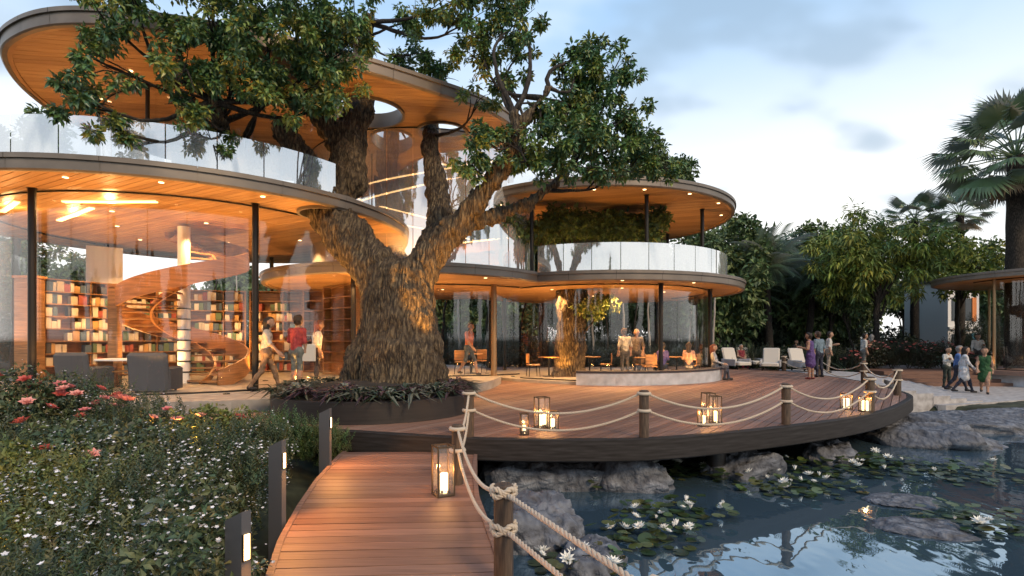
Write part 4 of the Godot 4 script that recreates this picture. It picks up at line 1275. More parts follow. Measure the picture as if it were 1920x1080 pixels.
	added_uplights(t, [Vector2(-9.6, 14.5), Vector2(-12.0, 16.5), Vector2(-7.4, 16.0), Vector2(-9.6, 19.5), Vector2(-6.2, 18.8)], FLOOR, 8.0)
	added_uplights(t, [Vector2(-9.8, 12.4), Vector2(-7.6, 12.8), Vector2(-11.9, 13.6), Vector2(-5.9, 15.6), Vector2(-13.0, 15.6)], 5.04, 3.4)
	added_uplights(t, [Vector2(-3.2, 15.9), Vector2(-1.2, 17.2), Vector2(-4.6, 17.2)], 3.66, 4.5)
	added_uplights(t, [Vector2(-3.0, 17.6), Vector2(-1.0, 19.2), Vector2(-4.8, 19.0), Vector2(-2.8, 20.5)], 3.66, 4.0)
	# bright ceiling strips
	for q in [[-13.0, 13.6, -11.7, 12.6], [-12.4, 14.6, -10.4, 13.2], [-10.6, 12.6, -8.4, 12.6]]:
		var a := Vector3(q[0], 4.745, -q[1]); var b := Vector3(q[2], 4.745, -q[3])
		mb = MB.new(); mb.box((a + b) * 0.5, Vector3(0.12, 0.03, (b - a).length()), Basis.looking_at(b - a, Vector3.UP)); partw(t, "ceiling_light", mb, M.strip_light)
		omni(t, (a + b) * 0.5 - Vector3(0, 0.12, 0) - t.position, 1.1, Color(1, 0.78, 0.5), 0.1)
	make_stair()
	make_shelves()
	make_furniture()
func make_stair() -> void:
	var c2 := Vector3(-9.35, FLOOR, -15.2)
	var t := thing("spiral_staircase", "spiral staircase with broad curling timber sides round a pale steel pole", "staircase", c2)
	var mb := MB.new()
	mb.lathe([Vector2(0.16, 0), Vector2(0.16, 4.45)], Vector3.ZERO, 20)
	part(t, "pole", mb.mesh(), M.white_paint)
	for i in 7:
		mb = MB.new()
		mb.lathe([Vector2(0.162, 0.3 + i * 0.3), Vector2(0.19, 0.31 + i * 0.3), Vector2(0.19, 0.33 + i * 0.3), Vector2(0.162, 0.34 + i * 0.3)], Vector3.ZERO, 20)
		part(t, "pole_ring", mb.mesh(), M.dark_metal)
	var turns := 1.47; var top := 4.4
	var ang := func(q: float) -> float: return 5.24 - q * TAU * turns
	for side in 2:
		var rr := 1.62 if side == 0 else 0.75
		var mb2 := MB.new()
		var k := 96
		for s in k:
			var q0 := float(s) / k; var q1 := float(s + 1) / k
			var a0: float = ang.call(q0); var a1: float = ang.call(q1)
			var w := 0.06
			var y0 := q0 * top; var y1 := q1 * top
			var hh := 0.42 if side == 0 else 0.06
			for e in [0.0, w]:
				var d0 := Vector3(-sin(a0), 0, cos(a0)); var d1 := Vector3(-sin(a1), 0, cos(a1))
				mb2.quad(d0 * (rr + e) + Vector3(0, y0 - 0.12, 0), d1 * (rr + e) + Vector3(0, y1 - 0.12, 0), d1 * (rr + e) + Vector3(0, y1 + hh, 0), d0 * (rr + e) + Vector3(0, y0 + hh, 0), d0 * (1.0 if e > 0.0 else -1.0))
				if e == 0.0:
					mb2.quad(d0 * rr + Vector3(0, y0 + hh, 0), d1 * rr + Vector3(0, y1 + hh, 0), d1 * (rr + w) + Vector3(0, y1 + hh, 0), d0 * (rr + w) + Vector3(0, y0 + hh, 0), Vector3.UP)
					mb2.quad(d0 * rr + Vector3(0, y0 - 0.12, 0), d1 * rr + Vector3(0, y1 - 0.12, 0), d1 * (rr + w) + Vector3(0, y1 - 0.12, 0), d0 * (rr + w) + Vector3(0, y0 - 0.12, 0), Vector3.DOWN)
		part(t, "stringer", mb2.mesh(), M.stair_wood)
	var n := 25
	var tread := MB.new()
	tread.prism(PackedVector2Array([Vector2(0.17, -0.05), Vector2(1.62, -0.22), Vector2(1.62, 0.22), Vector2(0.17, 0.05)]), -0.045, 0.0)
	var tm := tread.mesh()
	for i in n:
		var q := (i + 0.5) / n
		var o := part(t, "tread", tm, M.oak, Vector3(0, q * top, 0))
		var a: float = ang.call(q)
		o.rotation.y = -a - PI * 0.5
func make_shelves() -> void:
	# tall shelf units on an arc at the back, books standing in them
	var units := [[-13.7, 16.9, 1.15], [-12.9, 18.9, 0.75], [-11.2, 20.2, 0.35], [-9.0, 20.5, 0.0], [-6.9, 20.0, -0.35], [-5.8, 18.3, -0.7]]
	var where := ["facing the garden side of the room", "in the deep corner of the room", "behind the spiral stair's curl", "straight behind the stair pole", "behind the lower stair flight", "next to the glass by the tree", "beside the dark column"]
	var books := 0
	for ui in units.size():
		var u: Array = units[ui]
		var base := Vector3(u[0], FLOOR, -u[1])
		var w := 2.0; var h := 3.1; var dp := 0.32
		var t := thing("bookshelf", "timber bookshelf unit filled with books " + where[ui], "bookshelf", base, "library bookshelves", u[2])
		var mb := MB.new()
		for x in [-w * 0.5, w * 0.5]:
			mb = MB.new(); mb.box(Vector3(x, h * 0.5, 0), Vector3(0.05, h, dp)); part(t, "side_panel", mb.mesh(), M.oak)
		mb = MB.new(); mb.box(Vector3(0, h * 0.5, -dp * 0.5 + 0.01), Vector3(w - 0.06, h, 0.015)); part(t, "back_panel", mb.mesh(), M.stair_wood)
		mb = MB.new(); mb.box(Vector3(0.25, h * 0.5, -0.01), Vector3(0.03, h - 0.06, dp - 0.05)); part(t, "divider", mb.mesh(), M.oak)
		var rows := 8
		for k in rows + 1:
			mb = MB.new(); mb.box(Vector3(0, 0.05 + k * (h - 0.08) / rows, 0.004), Vector3(w - 0.055, 0.032, dp)); part(t, "shelf", mb.mesh(), M.oak)
		var b := Basis(Vector3.UP, u[2])
		for k in rows:
			var y := 0.068 + k * (h - 0.08) / rows
			var x := -w * 0.5 + 0.06
			while x < w * 0.5 - 0.12 and books < 296:
				if rng.randf() < 0.16:
					x += rng.randf_range(0.15, 0.4); continue
				if x > 0.15 and x < 0.3: x = 0.3
				var bw := rng.randf_range(0.08, 0.2); var bh := rng.randf_range(0.2, 0.33); var bd := rng.randf_range(0.16, 0.23)
				if x + bw > w * 0.5 - 0.04: break
				var bb := MB.new()
				bb.box(Vector3(0, bh * 0.5, 0), Vector3(bw * 0.92, bh, bd))
				var pos := base + b * Vector3(x + bw * 0.5, y, 0.02)
				single("book", bb.mesh(), M["book_%d" % (rng.randi() % 8)], "book standing on a library shelf behind the glass", "book", pos, "books on the library shelves", u[2])
				books += 1
				x += bw
func armchair(pos: Vector3, turn: float, label: String, m: String, called := "armchair") -> void:
	var t := thing(called, label, "armchair", pos, "", turn)
	var mb := MB.new(); mb.bevel(Vector3(0, 0.24, 0.03), Vector3(0.6, 0.36, 0.66), 0.05); part(t, "seat", mb.mesh(), M[m])
	mb = MB.new(); mb.bevel(Vector3(0, 0.5, -0.36), Vector3(0.86, 0.88, 0.16), 0.06, Basis(Vector3.RIGHT, -0.12)); part(t, "backrest", mb.mesh(), M[m])
	for x in [-1, 1]:
		mb = MB.new(); mb.bevel(Vector3(x * 0.38, 0.33, 0.0), Vector3(0.14, 0.54, 0.72), 0.05); part(t, "armrest", mb.mesh(), M[m])
	for x in [-1, 1]:
		for z in [-1, 1]:
			mb = MB.new(); mb.box(Vector3(x * 0.3, 0.03, z * 0.28), Vector3(0.04, 0.06, 0.04)); part(t, "leg", mb.mesh(), M.dark_metal)
func round_table(pos: Vector3, r: float, label: String) -> void:
	var t := thing("round_table", label, "table", pos, "cafe tables")
	var mb := MB.new(); mb.lathe([Vector2(0, 0.7), Vector2(r - 0.02, 0.7), Vector2(r, 0.715), Vector2(r, 0.735), Vector2(0, 0.74)], Vector3.ZERO, 24); part(t, "tabletop", mb.mesh(), M.oak)
	mb = MB.new(); mb.lathe([Vector2(0.03, 0.0), Vector2(0.03, 0.7)], Vector3.ZERO, 10); part(t, "stem", mb.mesh(), M.dark_metal)
	mb = MB.new(); mb.lathe([Vector2(0.24, 0.0), Vector2(0.24, 0.015), Vector2(0.05, 0.03)], Vector3.ZERO, 18); part(t, "foot", mb.mesh(), M.dark_metal)
func chair(pos: Vector3, turn: float, label: String) -> void:
	var t := thing("cafe_chair", label, "chair", pos, "cafe chairs", turn)
	var mb := MB.new(); mb.bevel(Vector3(0, 0.44, 0), Vector3(0.44, 0.05, 0.44), 0.02); part(t, "seat", mb.mesh(), M.oak)
	mb = MB.new(); mb.bevel(Vector3(0, 0.68, -0.21), Vector3(0.42, 0.36, 0.035), 0.012); part(t, "backrest", mb.mesh(), M.oak)
	for x in [-1, 1]:
		for z in [-1, 1]:
			mb = MB.new(); mb.tube([Vector3(x * 0.19, 0.42, z * 0.18), Vector3(x * 0.21, 0, z * 0.21)], [0.016, 0.013], 6); part(t, "leg", mb.mesh(), M.dark_metal)
func make_furniture() -> void:
	armchair(Vector3(-8.5, FLOOR, -12.75), PI + 0.15, "charcoal grey armchair seen from behind next to the white desk", "grey_fabric")
	armchair(Vector3(-10.3, FLOOR, -12.9), PI - 0.1, "charcoal grey armchair seen from behind beside the dark column", "grey_fabric")
	var t := thing("reading_desk", "white-topped desk with a row of books below, in front of the stair", "desk", Vector3(-9.6, FLOOR, -13.35))
	var mb := MB.new(); mb.bevel(Vector3(0, 0.74, 0), Vector3(1.3, 0.05, 0.6), 0.012); part(t, "desktop", mb.mesh(), M.white_paint)
	mb = MB.new(); mb.box(Vector3(0, 0.45, 0), Vector3(1.16, 0.03, 0.5)); part(t, "lower_shelf", mb.mesh(), M.oak)
	for x in [-1, 1]:
		mb = MB.new(); mb.box(Vector3(x * 0.6, 0.355, 0), Vector3(0.04, 0.71, 0.52)); part(t, "side_panel", mb.mesh(), M.oak)
	t = thing("timber_pier_screen", "broad timber pier standing inside the glass at the pavilion's edge", "pier", Vector3(-12.3, FLOOR, -13.6))
	mb = MB.new(); mb.bevel(Vector3(0, 1.4, 0), Vector3(0.55, 2.8, 0.3), 0.02); part(t, "panel", mb.mesh(), M.oak)
	mb = MB.new(); mb.box(Vector3(0, 2.83, 0), Vector3(0.6, 0.06, 0.34)); part(t, "cap", mb.mesh(), M.stair_wood)
	t = thing("timber_pier_screen", "slim timber pier rising behind the armchairs", "pier", Vector3(-10.35, FLOOR, -13.9))
	mb = MB.new(); mb.bevel(Vector3(0, 1.3, 0), Vector3(0.26, 2.6, 0.2), 0.02); part(t, "panel", mb.mesh(), M.oak)
	mb = MB.new(); mb.box(Vector3(0, 2.63, 0), Vector3(0.3, 0.06, 0.24)); part(t, "cap", mb.mesh(), M.stair_wood)
	t = thing("white_panel", "tall plain white panel added behind the bookshelves", "screen", Vector3(-13.9, FLOOR, -18.2))  # plain white panel added to give a tall white strip here
	mb = MB.new(); mb.box(Vector3(0, 2.2, 0), Vector3(1.0, 4.4, 0.08), Basis(Vector3.UP, 0.7)); part(t, "panel", mb.mesh(), M.white_paint)
	mb = MB.new(); mb.box(Vector3(0, 0.04, 0.0), Vector3(1.06, 0.08, 0.2), Basis(Vector3.UP, 0.7)); part(t, "plinth", mb.mesh(), M.dark_metal)

const BC := Vector2(3.5, 22.0)
func make_cafe() -> void:
	var t := thing("cafe_pavilion", "two-storey glass pavilion with overlapping round timber-lined roofs behind the curved white bench", "pavilion", Vector3(BC.x, 0, -BC.y))
	var mb := MB.new()
	mb.prism(circle(BC.x, BC.y, 4.6, 80), -0.2, 0.1); partw(t, "floor_slab", mb, M.concrete)
	# ground storey
	glass_ring(t, BC.x, BC.y, 4.3, 0.1, 3.36, -48.0, 120.0, 15, M.glass)
	glass_ring(t, -2.6, 22.0, 4.2, 0.252, 3.36, -40.0, 43.0, 8, M.glass)
	for a in [19.5, 62.0, 100.0, -120.0, 180.0]: column(t, ring_point(BC.x, BC.y, 4.42, a, 0), 0.1, 3.37, 0.075, M.dark_metal)
	column(t, Vector3(-0.62, 0, -18.2), 0.25, 3.37, 0.10, M.bronze)
	column(t, Vector3(-4.7, 0, -18.6), 0.25, 3.37, 0.10, M.bronze)
	# lower roof: two round lobes that meet in a notch
	var l1 := circle(BC.x, BC.y, 5.6, 120); var l2 := circle(-3.6, 19.6, 5.1, 120)
	var un := Geometry2D.merge_polygons(l1, l2)
	var o := un[0]
	for p in un:
		if p.size() > o.size(): o = p
	roof(t, "lower_roof", o, [], 3.32, 0.32, Vector2(1, 0.25), 0.19, SOF)
	glass_ring(t, BC.x, BC.y, 5.0, 3.64, 4.6, -32.0, 105.0, 13, M.rail_glass, "balustrade_pane", false)
	# upper roof
	var U := Vector2(3.16, 21.8)
	for a in [16.5, 58.0, -34.0, 120.0, -120.0]: column(t, ring_point(U.x, U.y, 4.45, a, 0), 3.64, 6.24, 0.065, M.dark_metal)
	roof(t, "upper_roof", circle(U.x, U.y, 5.5, 120), [], 6.2, 0.3, Vector2(1, 0.25), 0.19, SOF)
	for q in [[Vector3(2.0, 3.64, -18.9), Vector3(2.5, 0.75, 0.9), "leafy terrace tree spreading under the cafe's upper roof"], [Vector3(4.3, 3.64, -19.4), Vector3(1.7, 0.7, 0.9), "leafy terrace tree beside the tall dark column"], [Vector3(-0.3, 3.64, -18.4), Vector3(1.3, 0.6, 0.8), "low terrace tree next to the great tree's limb"]]:
		broad_tree(q[2], "terrace trees", q[0], 2.0, q[1], 1.75, [[0.07, 0.12, 0.03], [0.10, 0.14, 0.03], [0.05, 0.09, 0.03]], M_leaf_small, 420, 1.1, 0.07, 0.0, "terrace_tree")
	# brick back wall piece on the upper terrace
	mb = MB.new(); mb.box(Vector3(-0.6, 4.4, -21.0), Vector3(2.2, 1.5, 0.2)); partw(t, "terrace_wall", mb, M.stair_wood)
	var ul := []
	for a in [-60.0, -38.0, -16.0, 6.0, 28.0, 50.0, 75.0]:
		var p := ring_point(BC.x, BC.y, 4.0, a, 0)
		ul.append(Vector2(p.x, -p.z))
	added_uplights(t, ul, 0.1, 3.0)
	added_uplights(t, [Vector2(-2.6, 18.6), Vector2(-0.9, 19.4), Vector2(-4.2, 19.2), Vector2(2.0, 22.5), Vector2(5.0, 22.5)], 0.255, 2.6)
	var ul2 := []
	for a in [-70.0, -45.0, -20.0, 5.0, 30.0, 55.0, 85.0]:
		var p := ring_point(U.x, U.y, 4.3, a, 0)
		ul2.append(Vector2(p.x, -p.z))
	added_uplights(t, ul2, 3.64, 1.7)
	added_uplights(t, [Vector2(3.2, 21.0), Vector2(0.6, 20.0), Vector2(6.2, 22.0)], 3.64, 1.6)
	downlights(t, [Vector2(1.0, 17.2), Vector2(2.6, 16.9), Vector2(4.2, 16.9), Vector2(5.8, 17.4), Vector2(7.2, 18.6), Vector2(8.0, 20.4)], 6.25, 0.0)
	downlights(t, [Vector2(1.5, 20.0), Vector2(4.0, 19.4), Vector2(6.0, 21.0), Vector2(3.5, 23.0), Vector2(-2.6, 20.0)], 3.37, 12.0)
	downlights(t, [Vector2(-2.6, 15.3), Vector2(-0.8, 16.2), Vector2(-4.6, 15.4), Vector2(1.0, 17.1), Vector2(3.5, 16.9), Vector2(6.0, 17.6)], 3.37, 6.0)
	# curved bench
	var b := thing("curved_bench", "long curved white bench with dark seat hugging the glass wall", "bench", Vector3(BC.x, 0, -BC.y))
	for q in [["base", 0.0, 0.40, 4.42, 4.82, "bench_white"], ["seat", 0.402, 0.46, 4.38, 4.85, "dark_fabric"]]:
		mb = MB.new()
		var poly := PackedVector2Array()
		for i in 41:
			var p := ring_point(BC.x, BC.y, q[4], lerpf(-17.0, 62.0, i / 40.0), 0); poly.append(v2(p))
		for i in 41:
			var p := ring_point(BC.x, BC.y, q[3], lerpf(62.0, -17.0, i / 40.0), 0); poly.append(v2(p))
		mb.prism(poly, q[1], q[2]); partw(b, q[0], mb, M[q[5]])
	# tables and chairs inside
	var spots := [[4.9, 19.6], [6.3, 20.4], [1.4, 20.2], [-1.5, 19.6], [-3.2, 20.6], [3.0, 20.6]]
	var wh := ["near the seated guests", "closest to the bench's far end", "beside the indoor tree", "by the bronze column", "behind the walking man", "in the middle of the cafe"]
	for i in spots.size():
		var p := Vector3(spots[i][0], 0.1 if i in [0, 1, 2, 5] else FLOOR, -spots[i][1])
		round_table(p, 0.42, "small round timber cafe table " + wh[i])
		for k in 2:
			var a := k * PI + i * 0.9
			chair(p + Vector3(sin(a), 0, cos(a)) * 0.62, a + PI, "timber cafe chair drawn up to the table " + wh[i])
	# indoor tree lit from below
	var it := thing("indoor_tree", "thick golden-lit tree trunk with bright leafy sprig inside the cafe", "tree", Vector3(2.15, 0.1, -20.4))
	var tb := MB.new()
	skin(tb, [[Vector3(2.15, 0, -20.4), Vector3(2.25, 1.2, -20.4), 0.62, 0.5, 0], [Vector3(2.25, 1.2, -20.4), Vector3(2.3, 3.3, -20.4), 0.5, 0.56, 0], [Vector3(2.15, 0.05, -20.2), Vector3(1.6, 0.0, -19.9), 0.35, 0.2, 0], [Vector3(2.2, 0.05, -20.2), Vector3(2.8, 0.0, -19.9), 0.35, 0.2, 0]], 0.09, 12.0, [], 0.1, 3.0)
	partw(it, "trunk", tb, M.bark)
	tb = MB.new(); limb(tb, [Vector3(2.6, 1.6, -20.2), Vector3(2.9, 2.0, -20.0), Vector3(3.3, 2.6, -19.9)], 0.06, 0.02, 6); partw(it, "limb", tb, M.bark)
	var xf := []; var cols := []
	fill(xf, cols, [[Vector3(3.3, 2.65, -19.85), Vector3(0.75, 0.4, 0.5), 90]], [[0.20, 0.24, 0.05], [0.14, 0.2, 0.04]], 0.8)
	scatter(it, "crown", M_leaf_small, M.leaf_soft, xf, cols)
	spotlight_fixture(Vector3(1.5, 0.1, -19.3), Vector3(2.2, 2.2, -20.4), 5.0, "small spotlight aimed at the indoor cafe tree")
func spotlight_fixture(p: Vector3, to: Vector3, e: float, label: String, deg := 50.0) -> void:
	var t := thing("garden_spotlight", label, "spotlight", p, "garden spotlights")
	var d := (to - p).normalized()
	var mb := MB.new(); mb.lathe([Vector2(0.012, 0), Vector2(0.012, 0.1)], Vector3.ZERO, 8); part(t, "stake", mb.mesh(), M.dark_metal)
	var o := Vector3(0, 0.13, 0)
	mb = MB.new(); mb.tube([o - d * 0.06, o + d * 0.06], [0.035, 0.045], 12); part(t, "head", mb.mesh(), M.dark_metal)
	mb = MB.new(); mb.tube([o + d * 0.061, o + d * 0.064], [0.036, 0.036], 12); part(t, "lamp_lens", mb.mesh(), M.down_light)
	spot(t, o + d * 0.09, to - p, e, deg, Color(1, 0.72, 0.36), 0.06)
func make_kiosk() -> void:
	var c2 := Vector2(25.6, 25.0)
	var t := thing("garden_kiosk", "small round glazed kiosk with flat timber-lined roof beyond the path", "pavilion", Vector3(c2.x, -0.6, -c2.y))
	var mb := MB.new(); mb.prism(circle(c2.x, c2.y, 3.9, 64), -0.6, -0.1); partw(t, "plinth", mb, M.bench_white)
	mb = MB.new(); mb.prism(circle(c2.x, c2.y, 4.2, 64), -0.095, 0.1); partw(t, "floor_slab", mb, M.deck_4)
	glass_ring(t, c2.x, c2.y, 3.5, 0.1, 4.24, -100, 60, 12, M.glass)
	for a in [-80.0, -28.0, 30.0, 120.0, 180.0]: column(t, ring_point(c2.x, c2.y, 3.62, a, 0), 0.1, 4.25, 0.06, M.bronze)
	roof(t, "kiosk_roof", circle(c2.x, c2.y, 4.7, 90), [], 4.2, 0.3, Vector2(1, 0.3), 0.22, SOF)
	var ul := []
	for a in [-80.0, -40.0, 0.0]:
		var p := ring_point(c2.x, c2.y, 3.9, a, 0)
		ul.append(Vector2(p.x, -p.z))
	added_uplights(t, ul, 0.1, 1.8)
func make_far_building() -> void:
	var c2 := at(1762, 600, 38.0)
	var t := thing("far_house", "distant white house with orange and blue window panels behind the trees", "house", Vector3(c2.x, -0.6, c2.z))
	var mb := MB.new(); mb.box(Vector3(0, 3.0, 0), Vector3(2.1, 6.2, 4)); part(t, "wall", mb.mesh(), M.white_paint)
	mb = MB.new(); mb.box(Vector3(0, 6.2, 0.1), Vector3(2.5, 0.25, 4.6)); part(t, "roof", mb.mesh(), M.roof_membrane)
	var xs := [-0.6, 0.3]
	for k in 2:
		for i in 2:
			var w := Node3D.new(); w.name = "window"; t.add_child(w, true); w.position = Vector3(xs[i], 1.7 + 2.4 * k, 2.0)
			mb = MB.new(); mb.box(Vector3(0, 0, 0.02), Vector3(0.4, 1.5, 0.05)); part(w, "pane", mb.mesh(), M.window_dark)
			mb = MB.new(); mb.box(Vector3(0.38, 0, 0.04), Vector3(0.28, 1.6, 0.08)); part(w, "shutter", mb.mesh(), M["orange_panel" if (i + k) % 2 == 0 else "blue_panel"])
	mb = MB.new(); mb.box(Vector3(0, 2.85, 2.05), Vector3(2.1, 0.16, 0.2)); part(t, "string_course", mb.mesh(), M.white_paint)
	# a second house seen past the trunk on the library side
	c2 = at(660, 640, 60.0)
	t = thing("far_house", "distant pale house with grey windows seen past the great trunk", "house", Vector3(c2.x, -0.6, c2.z))
	mb = MB.new(); mb.box(Vector3(0, 3.0, 0), Vector3(14, 6.2, 5)); part(t, "wall", mb.mesh(), M.white_paint)
	mb = MB.new(); mb.box(Vector3(0, 6.2, 0), Vector3(14.6, 0.3, 5.6)); part(t, "roof", mb.mesh(), M.roof_membrane)
	for i in 7:
		mb = MB.new(); mb.box(Vector3(-5.7 + 1.9 * i, 2.4, 2.52), Vector3(1.0, 1.7, 0.06)); part(t, "window", mb.mesh(), M.window_dark)
# ---------------------------------------------------------------- the great tree
var M_leaf: ArrayMesh
var M_leaf_small: ArrayMesh
var M_leaf_long: ArrayMesh
var M_shrub: ArrayMesh
var M_shrub_broad: ArrayMesh
var M_bud: ArrayMesh
func make_great_tree() -> void:
	var base := Vector3(-2.75, 0.3, -12.0)
	var t := thing("great_tree", "huge gnarled tree with spreading limbs growing up through the pavilion roofs", "tree", base)
	var P := func(x: float, y: float, d: float) -> Vector3: return at(x, y, d)
	var bones := []
	var chain := func(pts: Array, r: Array) -> void:
		for i in pts.size() - 1: bones.append([pts[i], pts[i + 1], r[i], r[i + 1], 0])
	# trunk: strands that wind together, so that ridges and furrows run up it
	chain.call([P.call(745, 745, 12.0), P.call(742, 690, 12.0), P.call(748, 620, 12.05), P.call(750, 545, 12.1)], [0.95, 0.74, 0.62, 0.5])
	for k in 7:
		var pts := []; var rr := []
		for i in 6:
			var q := i / 5.0
			var a := TAU * k / 7.0 + q * 0.9
			var off := lerpf(0.72, 0.33, q) * (1.0 + 0.12 * sin(k * 2.1 + q * 4.0))
			pts.append(P.call(745 + 6.0 * q, lerpf(740, 520, q), 12.0 + 0.1 * q) + Vector3(cos(a), 0, sin(a)) * off); rr.append(lerpf(0.36, 0.30, q) * (1.0 + 0.2 * sin(k * 1.7)))
		chain.call(pts, rr)
	# roots
	for q in [[645, 742, 11.6, 0.34], [690, 764, 11.0, 0.34], [755, 766, 10.9, 0.36], [815, 752, 11.4, 0.3], [832, 738, 12.2, 0.24], [636, 738, 12.5, 0.26], [720, 768, 10.8, 0.26]]:
		bones.append([P.call(745 + (q[0] - 745) * 0.5, 668, 11.9 + (q[2] - 12.0) * 0.5), P.call(q[0], q[1] + 6, q[2]), 0.42, q[3] * 0.5, 0])
	# left limb that goes up through the hole in the lower roof
	chain.call([P.call(728, 580, 12.1), P.call(705, 505, 12.5), P.call(660, 448, 13.1), P.call(616, 402, 13.75), P.call(598, 355, 14.0), P.call(560, 295, 14.3), P.call(525, 235, 14.2)], [0.48, 0.48, 0.46, 0.42, 0.36, 0.31, 0.23])
	chain.call([P.call(700, 510, 12.4), P.call(650, 470, 13.0), P.call(600, 415, 13.7)], [0.3, 0.27, 0.15])
	chain.call([P.call(608, 375, 13.9), P.call(650, 340, 14.4), P.call(655, 270, 14.9), P.call(678, 190, 15.2), P.call(672, 120, 15.2), P.call(690, 40, 15.0)], [0.36, 0.46, 0.40, 0.31, 0.22, 0.15])
	chain.call([P.call(648, 290, 14.9), P.call(610, 230, 14.9), P.call(580, 170, 14.6)], [0.34, 0.26, 0.18])
	chain.call([P.call(575, 310, 14.2), P.call(470, 300, 13.6), P.call(420, 260, 12.6), P.call(400, 190, 11.0)], [0.28, 0.19, 0.14, 0.09])
	# right limb
	chain.call([P.call(770, 560, 12.2), P.call(802, 485, 12.3), P.call(850, 430, 12.3), P.call(895, 378, 12.2), P.call(935, 325, 12.0), P.call(965, 280, 11.8), P.call(962, 215, 11.8)], [0.42, 0.31, 0.24, 0.19, 0.16, 0.12, 0.08])
	chain.call([P.call(800, 490, 12.5), P.call(826, 410, 13.6), P.call(818, 335, 14.8), P.call(806, 280, 15.8), P.call(808, 235, 16.7), P.call(815, 170, 17.0)], [0.30, 0.25, 0.24, 0.2, 0.17, 0.12])
	chain.call([P.call(855, 428, 12.3), P.call(920, 408, 12.6), P.call(985, 385, 13.0), P.call(1040, 345, 13.4), P.call(1085, 290, 13.6)], [0.17, 0.13, 0.09, 0.06, 0.04])
	chain.call([P.call(962, 285, 11.8), P.call(985, 225, 11.8), P.call(1030, 165, 12.0)], [0.12, 0.08, 0.04])
	var mb := MB.new()
	skin(mb, bones, 0.06, 17.0, [], 0.12, 2.0)
	partw(t, "trunk", mb, M.bark)
	# thinner limbs out to the leaves
	var blobs := []
	var lb := MB.new()
	var B := func(x: float, y: float, rx: float, ry: float, d: float, k: float) -> void:
		var r := Vector3(rx * d / FPX, ry * d / FPX, (rx + ry) * 0.5 * d / FPX)
		blobs.append([P.call(x, y, d), r, k * 50.0 * rx * ry / 6400.0 * d * d / 121.0 + 20.0])
	# crown towards the library
	B.call(175, 110, 55, 65, 10.0, 1.7); B.call(160, 190, 50, 42, 10.2, 1.3); B.call(195, 35, 50, 50, 10.0, 1.4)
	B.call(205, 240, 35, 30, 10.4, 1.0); B.call(325, 50, 55, 60, 10.4, 1.5); B.call(350, 130, 60, 60, 10.4, 1.6)
	B.call(350, 195, 40, 40, 10.6, 1.0); B.call(420, 60, 90, 80, 10.8, 2.0); B.call(430, 140, 60, 60, 11.0, 1.5)
	B.call(400, 270, 40, 38, 11.6, 1.0); B.call(330, 265, 26, 26, 11.6, 0.8); B.call(510, 80, 90, 90, 11.2, 2.2); B.call(520, 165, 70, 60, 11.4, 1.8)
	B.call(600, 60, 90, 80, 11.4, 2.2); B.call(600, 150, 65, 70, 11.6, 1.8); B.call(655, 30, 60, 60, 11.8, 1.6)
	B.call(640, 100, 55, 55, 12.0, 1.4); B.call(560, 10, 100, 50, 11.0, 1.8); B.call(400, -40, 160, 70, 10.6, 2.2); B.call(250, -20, 90, 50, 10.2, 1.4)
	B.call(610, 205, 40, 30, 12.0, 0.9)
	# high middle
	B.call(775, 40, 50, 40, 14.5, 1.3); B.call(770, 105, 55, 45, 14.5, 1.4); B.call(820, 140, 60, 45, 15.0, 1.5); B.call(800, 175, 45, 25, 15.0, 1.0)
	B.call(880, 40, 75, 55, 13.5, 1.8); B.call(960, 50, 60, 55, 13.2, 1.8); B.call(975, 95, 50, 45, 13.2, 1.4); B.call(900, 95, 60, 40, 13.5, 1.4)
	B.call(940, 145, 40, 40, 13.2, 1.1); B.call(895, 185, 35, 22, 14.5, 0.9); B.call(860, 5, 120, 40, 13.6, 1.6); B.call(960, -20, 60, 40, 13.4, 1.2)
	# right-hand crown
	B.call(1080, 130, 45, 60, 12.8, 2.72); B.call(1085, 215, 65, 60, 12.6, 3.04); B.call(1150, 130, 45, 45, 13.2, 2.40); B.call(1180, 205, 45, 50, 13.2, 2.56)
	B.call(1130, 255, 75, 55, 13.0, 3.04); B.call(1040, 265, 60, 55, 12.0, 2.88); B.call(960, 260, 50, 45, 11.6, 2.08); B.call(905, 255, 45, 35, 11.6, 2.08)
	B.call(885, 310, 40, 35, 11.6, 1.92); B.call(990, 310, 55, 30, 11.9, 1.92); B.call(1200, 290, 55, 40, 13.8, 2.40); B.call(1255, 315, 45, 22, 14.6, 1.92); B.call(1150, 315, 60, 25, 13.6, 1.92); B.call(1080, 315, 75, 28, 12.6, 2.08); B.call(1120, 175, 50, 50, 13.0, 2.24)
	B.call(1110, 95, 35, 35, 12.9, 1.8); B.call(1205, 250, 40, 40, 13.4, 1.8); B.call(1020, 215, 40, 35, 12.2, 1.6)
	var heads := [P.call(525, 235, 14.6), P.call(690, 40, 15.0), P.call(580, 170, 14.6), P.call(400, 190, 11.0), P.call(962, 215, 11.8), P.call(815, 170, 17.0), P.call(1085, 290, 13.6), P.call(1030, 165, 12.0), P.call(470, 300, 14.0)]
	for bn in bones:
		if bn[3] < 0.27 and bn[1].y > 5.2: heads.append(bn[0].lerp(bn[1], rng.randf_range(0.3, 0.7)))
